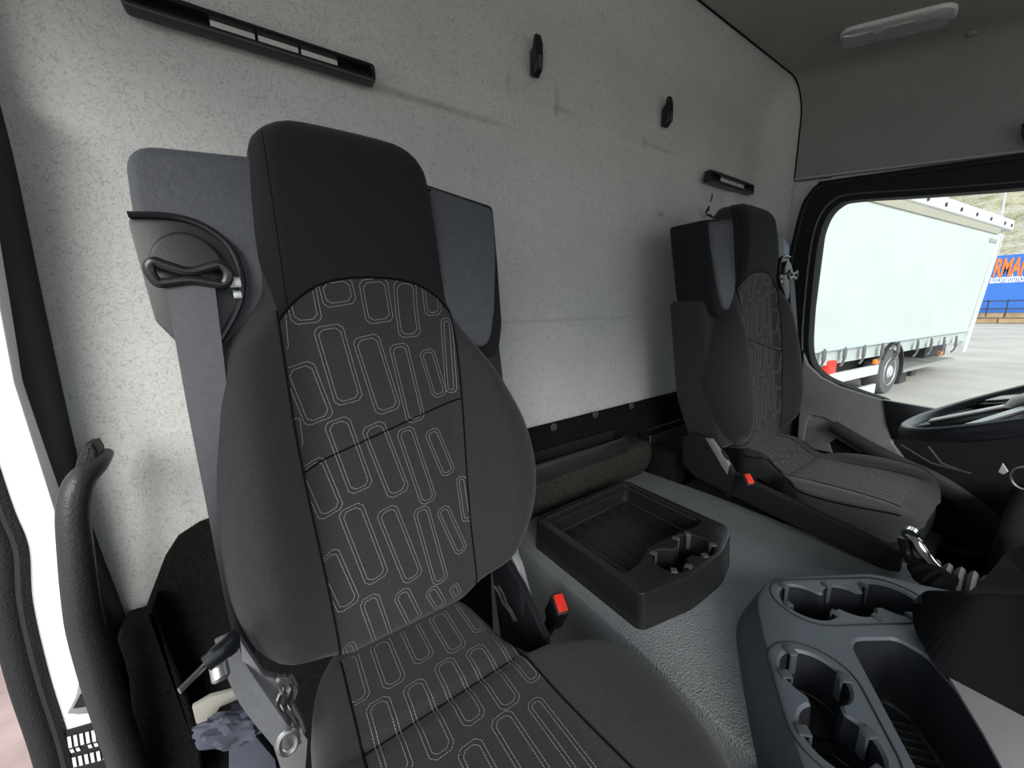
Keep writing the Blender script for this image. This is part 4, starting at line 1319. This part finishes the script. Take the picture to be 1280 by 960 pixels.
bm = NB(); q0 = tr_pt(1251, 294, -.01); q1 = tr_pt(1244, 320, -.01); tube(bm, [q0, q1], .03, 5); obj('curtain_mark', bm, bpy.data.materials['mark'], tk)
# straps
for px in (1028, 1054, 1078, 1101, 1121, 1145, 1162, 1178, 1193):
    t = (px - 1015) / 207.0
    yt = 442 - 20 * t - 4; yb = 462 - 40 * t + 4
    bm = NB(); yt = 438 - 21 * t
    P = [tr_pt(px + 3, yt, -.05), tr_pt(px + 2, yt + 7 - 1 * t, -.07), tr_pt(px + 2.5, yt + 12 - t, -.07), tr_pt(px - 1, yt + 20 - 3 * t, -.05), tr_pt(px - 4, yt + 25 - 6 * t, -.05)]
    tube(bm, P, .022, 5); st_ = obj('tension_strap', bm, mat('strap', (.12, .12, .12), .6) if px == 1028 else bpy.data.materials['strap'], skirt)
    bm = NB(); c = tr_pt(px + 2, yt + 8, -.08); box(bm, c.x - .06, c.x + .06, c.y - .02, c.y + .02, c.z - .09, c.z + .09, .01); obj('buckle', bm, bpy.data.materials['strap'], st_)
# chassis
bm = NB(); tbox(bm, s0, 1.2, .4, 2.2, zc - .5, zc - .02); obj('chassis', bm, M_chassis, tk, smooth=False)
for yy0, yy1 in (((1048, 473), (1098, 461)), ((1075, 491), (1094, 485))):
    bm = NB(); a = tr_pt(*yy0, -.02); c = tr_pt(*yy1, -.02); a.z = c.z = (a.z + c.z) / 2
    h_ = .10
    slab(bm, [a + dT * -1.6 + Vector((0, 0, -h_)), c + Vector((0, 0, -h_)), c + Vector((0, 0, h_)), a + dT * -1.6 + Vector((0, 0, h_))], nT * .05)
    obj('side_guard', bm, M_alu, tk, smooth=False)
bm = NB(); c = tr_pt(1041, 463, .0); box(bm, c.x - .22, c.x + .22, c.y, c.y + .2, c.z - .25, c.z + .2, .04); obj('extinguisher_box', bm, M_red, tk, label='red box under the body')
wc_ = tr_pt(1110, 470, .0)
rw = (wc_.z - GZ) if True else .48
rw = .50; wc_ = Vector((Wc.x, Wc.y, GZ + rw)) + dT * .15
wheel = []
bm = NB(); lathe(bm, [(rw * .6, -.02), (rw * .95, -.02), (rw, .03), (rw, .25), (rw * .95, .3), (rw * .6, .3)], wc_, nT, 40); tyre = obj('wheel', bm, mat('tyre', (.10, .10, .10), .8), tk)
bm = NB(); lathe(bm, [(rw * .62, -.01), (rw * .60, -.03), (rw * .55, .0), (rw * .5, .08), (rw * .30, .10), (rw * .28, -.02), (rw * .2, -.05), (0, -.05)], wc_, nT, 32); obj('wheel_rim', bm, mat('wheel_silver', (.55, .57, .6), .4, metal=.3), tyre)
bm = NB()
rows = []
for k in range(17):
    a = math.radians(-15 + 165 * k / 16)
    d = dT * math.cos(a) + Vector((0, 0, math.sin(a)))
    rows.append([wc_ + d * (rw * 1.22) + nT * -.05, wc_ + d * (rw * 1.22) + nT * .35, wc_ + d * (rw * 1.28) + nT * .35, wc_ + d * (rw * 1.28) + nT * -.05])
grid(bm, rows, closed=True, cap=True); obj('mudguard', bm, M_chassis, tk)
bm = NB(); a = sz(1128, 455); c = sz(1187, 462)
tbox(bm, 1.4, 5.0, .1, 1.6, zc - .55, zc - .47); obj('tail_lift_platform', bm, mat('platform', (.30, .30, .28), .6), tk, smooth=False)
bm = NB(); tbox(bm, 1.6, 2.0, .2, .6, zc - .85, zc - .55); obj('lift_bracket', bm, M_chassis, tk, smooth=False); bm = NB(); tbox(bm, 2.3, 2.6, .2, .4, zc - .75, zc - .55); obj('lift_bracket', bm, M_chassis, tk, smooth=False)
bm = NB(); tbox(bm, 4.2, 5.9, .5, 2.3, zc - .5, zc); obj('rear_underbody', bm, M_chassis, tk, smooth=False)
M_amber = mat('amber', (.9, .25, .03), .4)
for px, py in ((1096, 452), (1176, 441)):
    bm = NB(); c = tr_pt(px, py, -.02); box(bm, c.x - .12, c.x + .12, c.y - .03, c.y + .05, c.z - .05, c.z + .05, .02); obj('marker_lamp', bm, M_amber, tk, label='amber marker lamp')

# ground
bm = NB(); box(bm, -40, 150, -60, 80, GZ - .05, GZ)
M_asphalt = mat('asphalt', (.42, .40, .36), .9, .2, var=.16, vscale=.5)
struct('floor', bm, M_asphalt, smooth=False)
# pink kerb area near the open door
bm = NB(); box(bm, -9, -.9, .5, 12, GZ - .01, GZ + .02); struct('floor', bm, mat('pink_paving', (.36, .26, .24), .9, .2, var=.2, vscale=5), smooth=False)

# stone wall, fence, banner hoarding
XB = 52.0; K = XB / 30
zb = lambda px, py: at(px, py, 'x', XB)
wallroot = empty('stone_wall', (XB + .5, 0, GZ), 'low tan stone block wall under the blue banner outside', 'wall')
M_stone = mat('stone', (.46, .32, .19), .9, .2, var=.3, vscale=1.2)
M_mortar = mat('mortar', (.20, .17, .13), .9)
z_top = zb(1260, 391).z; 
for (a, b) in ():
    pass
bm = NB(); box(bm, XB + .15, XB + 1, -14, 9, GZ, z_top); obj('wall_core', bm, M_mortar, wallroot, smooth=False)
rs = random.Random(3)
z = GZ; row = 0
base_me = None
nrow = 2; hrow = (z_top - GZ) / nrow
for r_ in range(nrow):
    y = -14 + rs.random() * .5
    while y < 9:
        L_ = rs.uniform(1.3, 2.6)
        bm = NB(); box(bm, XB + rs.uniform(-.02, .05), XB + .3, y + .03, y + L_ - .03, GZ + r_ * hrow + .03, GZ + (r_ + 1) * hrow - .03, .03, 1)
        obj('stone', bm, M_stone, wallroot, smooth=False)
        y += L_
hd = empty('banner_hoarding', (XB + 1.2, 0, GZ), 'blue advertising hoarding with orange and white lettering behind the lorry', 'hoarding')
zt = at(1280, 317, 'x', XB + 1.2).z; zbm = at(1280, 392, 'x', XB + 1.2).z
bm = NB(); box(bm, XB + 1.2, XB + 1.4, -14, 9, zbm - .6, zt); obj('panel', bm, mat('banner_blue', (.03, .17, .62), .5, var=.06, vscale=.7), hd, smooth=False)
def text(s, size, x, yleft, z, m, par, bold=.0, shear=0.0, sx=.5):
    c = bpy.data.curves.new('lettering', 'FONT'); c.body = s; c.size = size; c.extrude = .01; c.offset = bold; c.shear = shear
    o = bpy.data.objects.new('lettering', c); COL.objects.link(o)
    dg = bpy.context.evaluated_depsgraph_get(); me = bpy.data.meshes.new_from_object(o.evaluated_get(dg))
    bpy.data.objects.remove(o)
    me.materials.clear(); me.materials.append(m)
    # text x -> -Y (read from -X side), text y -> Z, depth -> -X
    pw_ = parent_world(par)
    me.transform(Matrix(((0, 0, -1, x - pw_.x), (-sx, 0, 0, yleft - pw_.y), (0, 1, 0, z - pw_.z), (0, 0, 0, 1))))
    o = bpy.data.objects.new('lettering', me); COL.objects.link(o); o.parent = par
    return o
xt = XB + 1.18
a = at(1243, 345, 'x', xt); b2 = at(1262, 344, 'x', xt)
text('RMANN', 2.0, xt, at(1240, 345, 'x', xt).y, at(1260, 344, 'x', xt).z, mat('orange_letter', (.95, .20, .02), .5), hd, bold=.07, shear=.12, sx=.34)['label'] = 'orange RMANN lettering'
text('y automatismos', 1.0, xt, at(1231, 355, 'x', xt).y, at(1260, 353, 'x', xt).z, mat('white_letter', (.85, .88, .9), .5), hd, bold=.025, sx=.33)['label'] = 'white lettering y automatismos'
fn_ = empty('railing', (XB - .3, 0, z_top), 'dark low railing in front of the blue hoarding', 'railing')
zr1 = at(1260, 376, 'x', XB - .3).z; zr0 = at(1260, 386, 'x', XB - .3).z
bm = NB()
for z in (zr0, zr1): tube(bm, [(XB - .3, -12, z), (XB - .3, 9, z)], .05, 5)
obj('rail', bm, M_chassis, fn_)
y = -2
while y < 9:
    bm = NB(); tube(bm, [(XB - .3, y, z_top - .3), (XB - .3, y, zr1), (XB - .38, y, zr1 + .1)], .045, 5); obj('railing_post', bm, M_chassis, fn_); y += 1.0
# hillside
bm = NB(); rows = []
for i in range(24):
    x = 60 + i * 3.2; rr = []
    for j in range(40):
        y = -40 + j * 2.6
        z = GZ + 1.5 + (x - 60) * .36 + noise.noise(Vector((x * .15, y * .15, 0))) * 1.6 + noise.noise(Vector((x * .6, y * .6, 2))) * .5
        rr.append(Vector((x, y, z)))
    rows.append(rr)
grid(bm, rows)
M_hill = mat('hill', (.36, .32, .24), 1, .1, var=.3, vscale=.35, bump=('noise', 2, 1, .5))
n_ = M_hill.node_tree.nodes; ramp = [x for x in n_ if x.type == 'VALTORGB'][0]
e = ramp.color_ramp.elements.new(.5); e.color = (.42, .38, .28, 1); ramp.color_ramp.elements[0].color = (.22, .22, .10, 1); ramp.color_ramp.elements[2].color = (.50, .47, .42, 1)
struct('trim_6', bm, M_hill, recalc=False)
for i, (px, py, px2, py2) in enumerate(((1181, 244, 1190, 258), (1257, 240, 1252, 268))):
    bm = NB(); tube(bm, [Vector((58, at(px2, py2, 'x', 58).y, GZ)), at(px2, py2, 'x', 58), at(px, py, 'x', 58), at(px - (px2 - px) * 3, py - 40, 'x', 58)], .08, 6)
    tag(obj('mast', bm, M_alu), ('thin leaning mast on the hillside above the lorry roof' if i == 0 else 'thin upright mast on the hillside near the right edge'), 'mast')
bpy.context.view_layer.update()
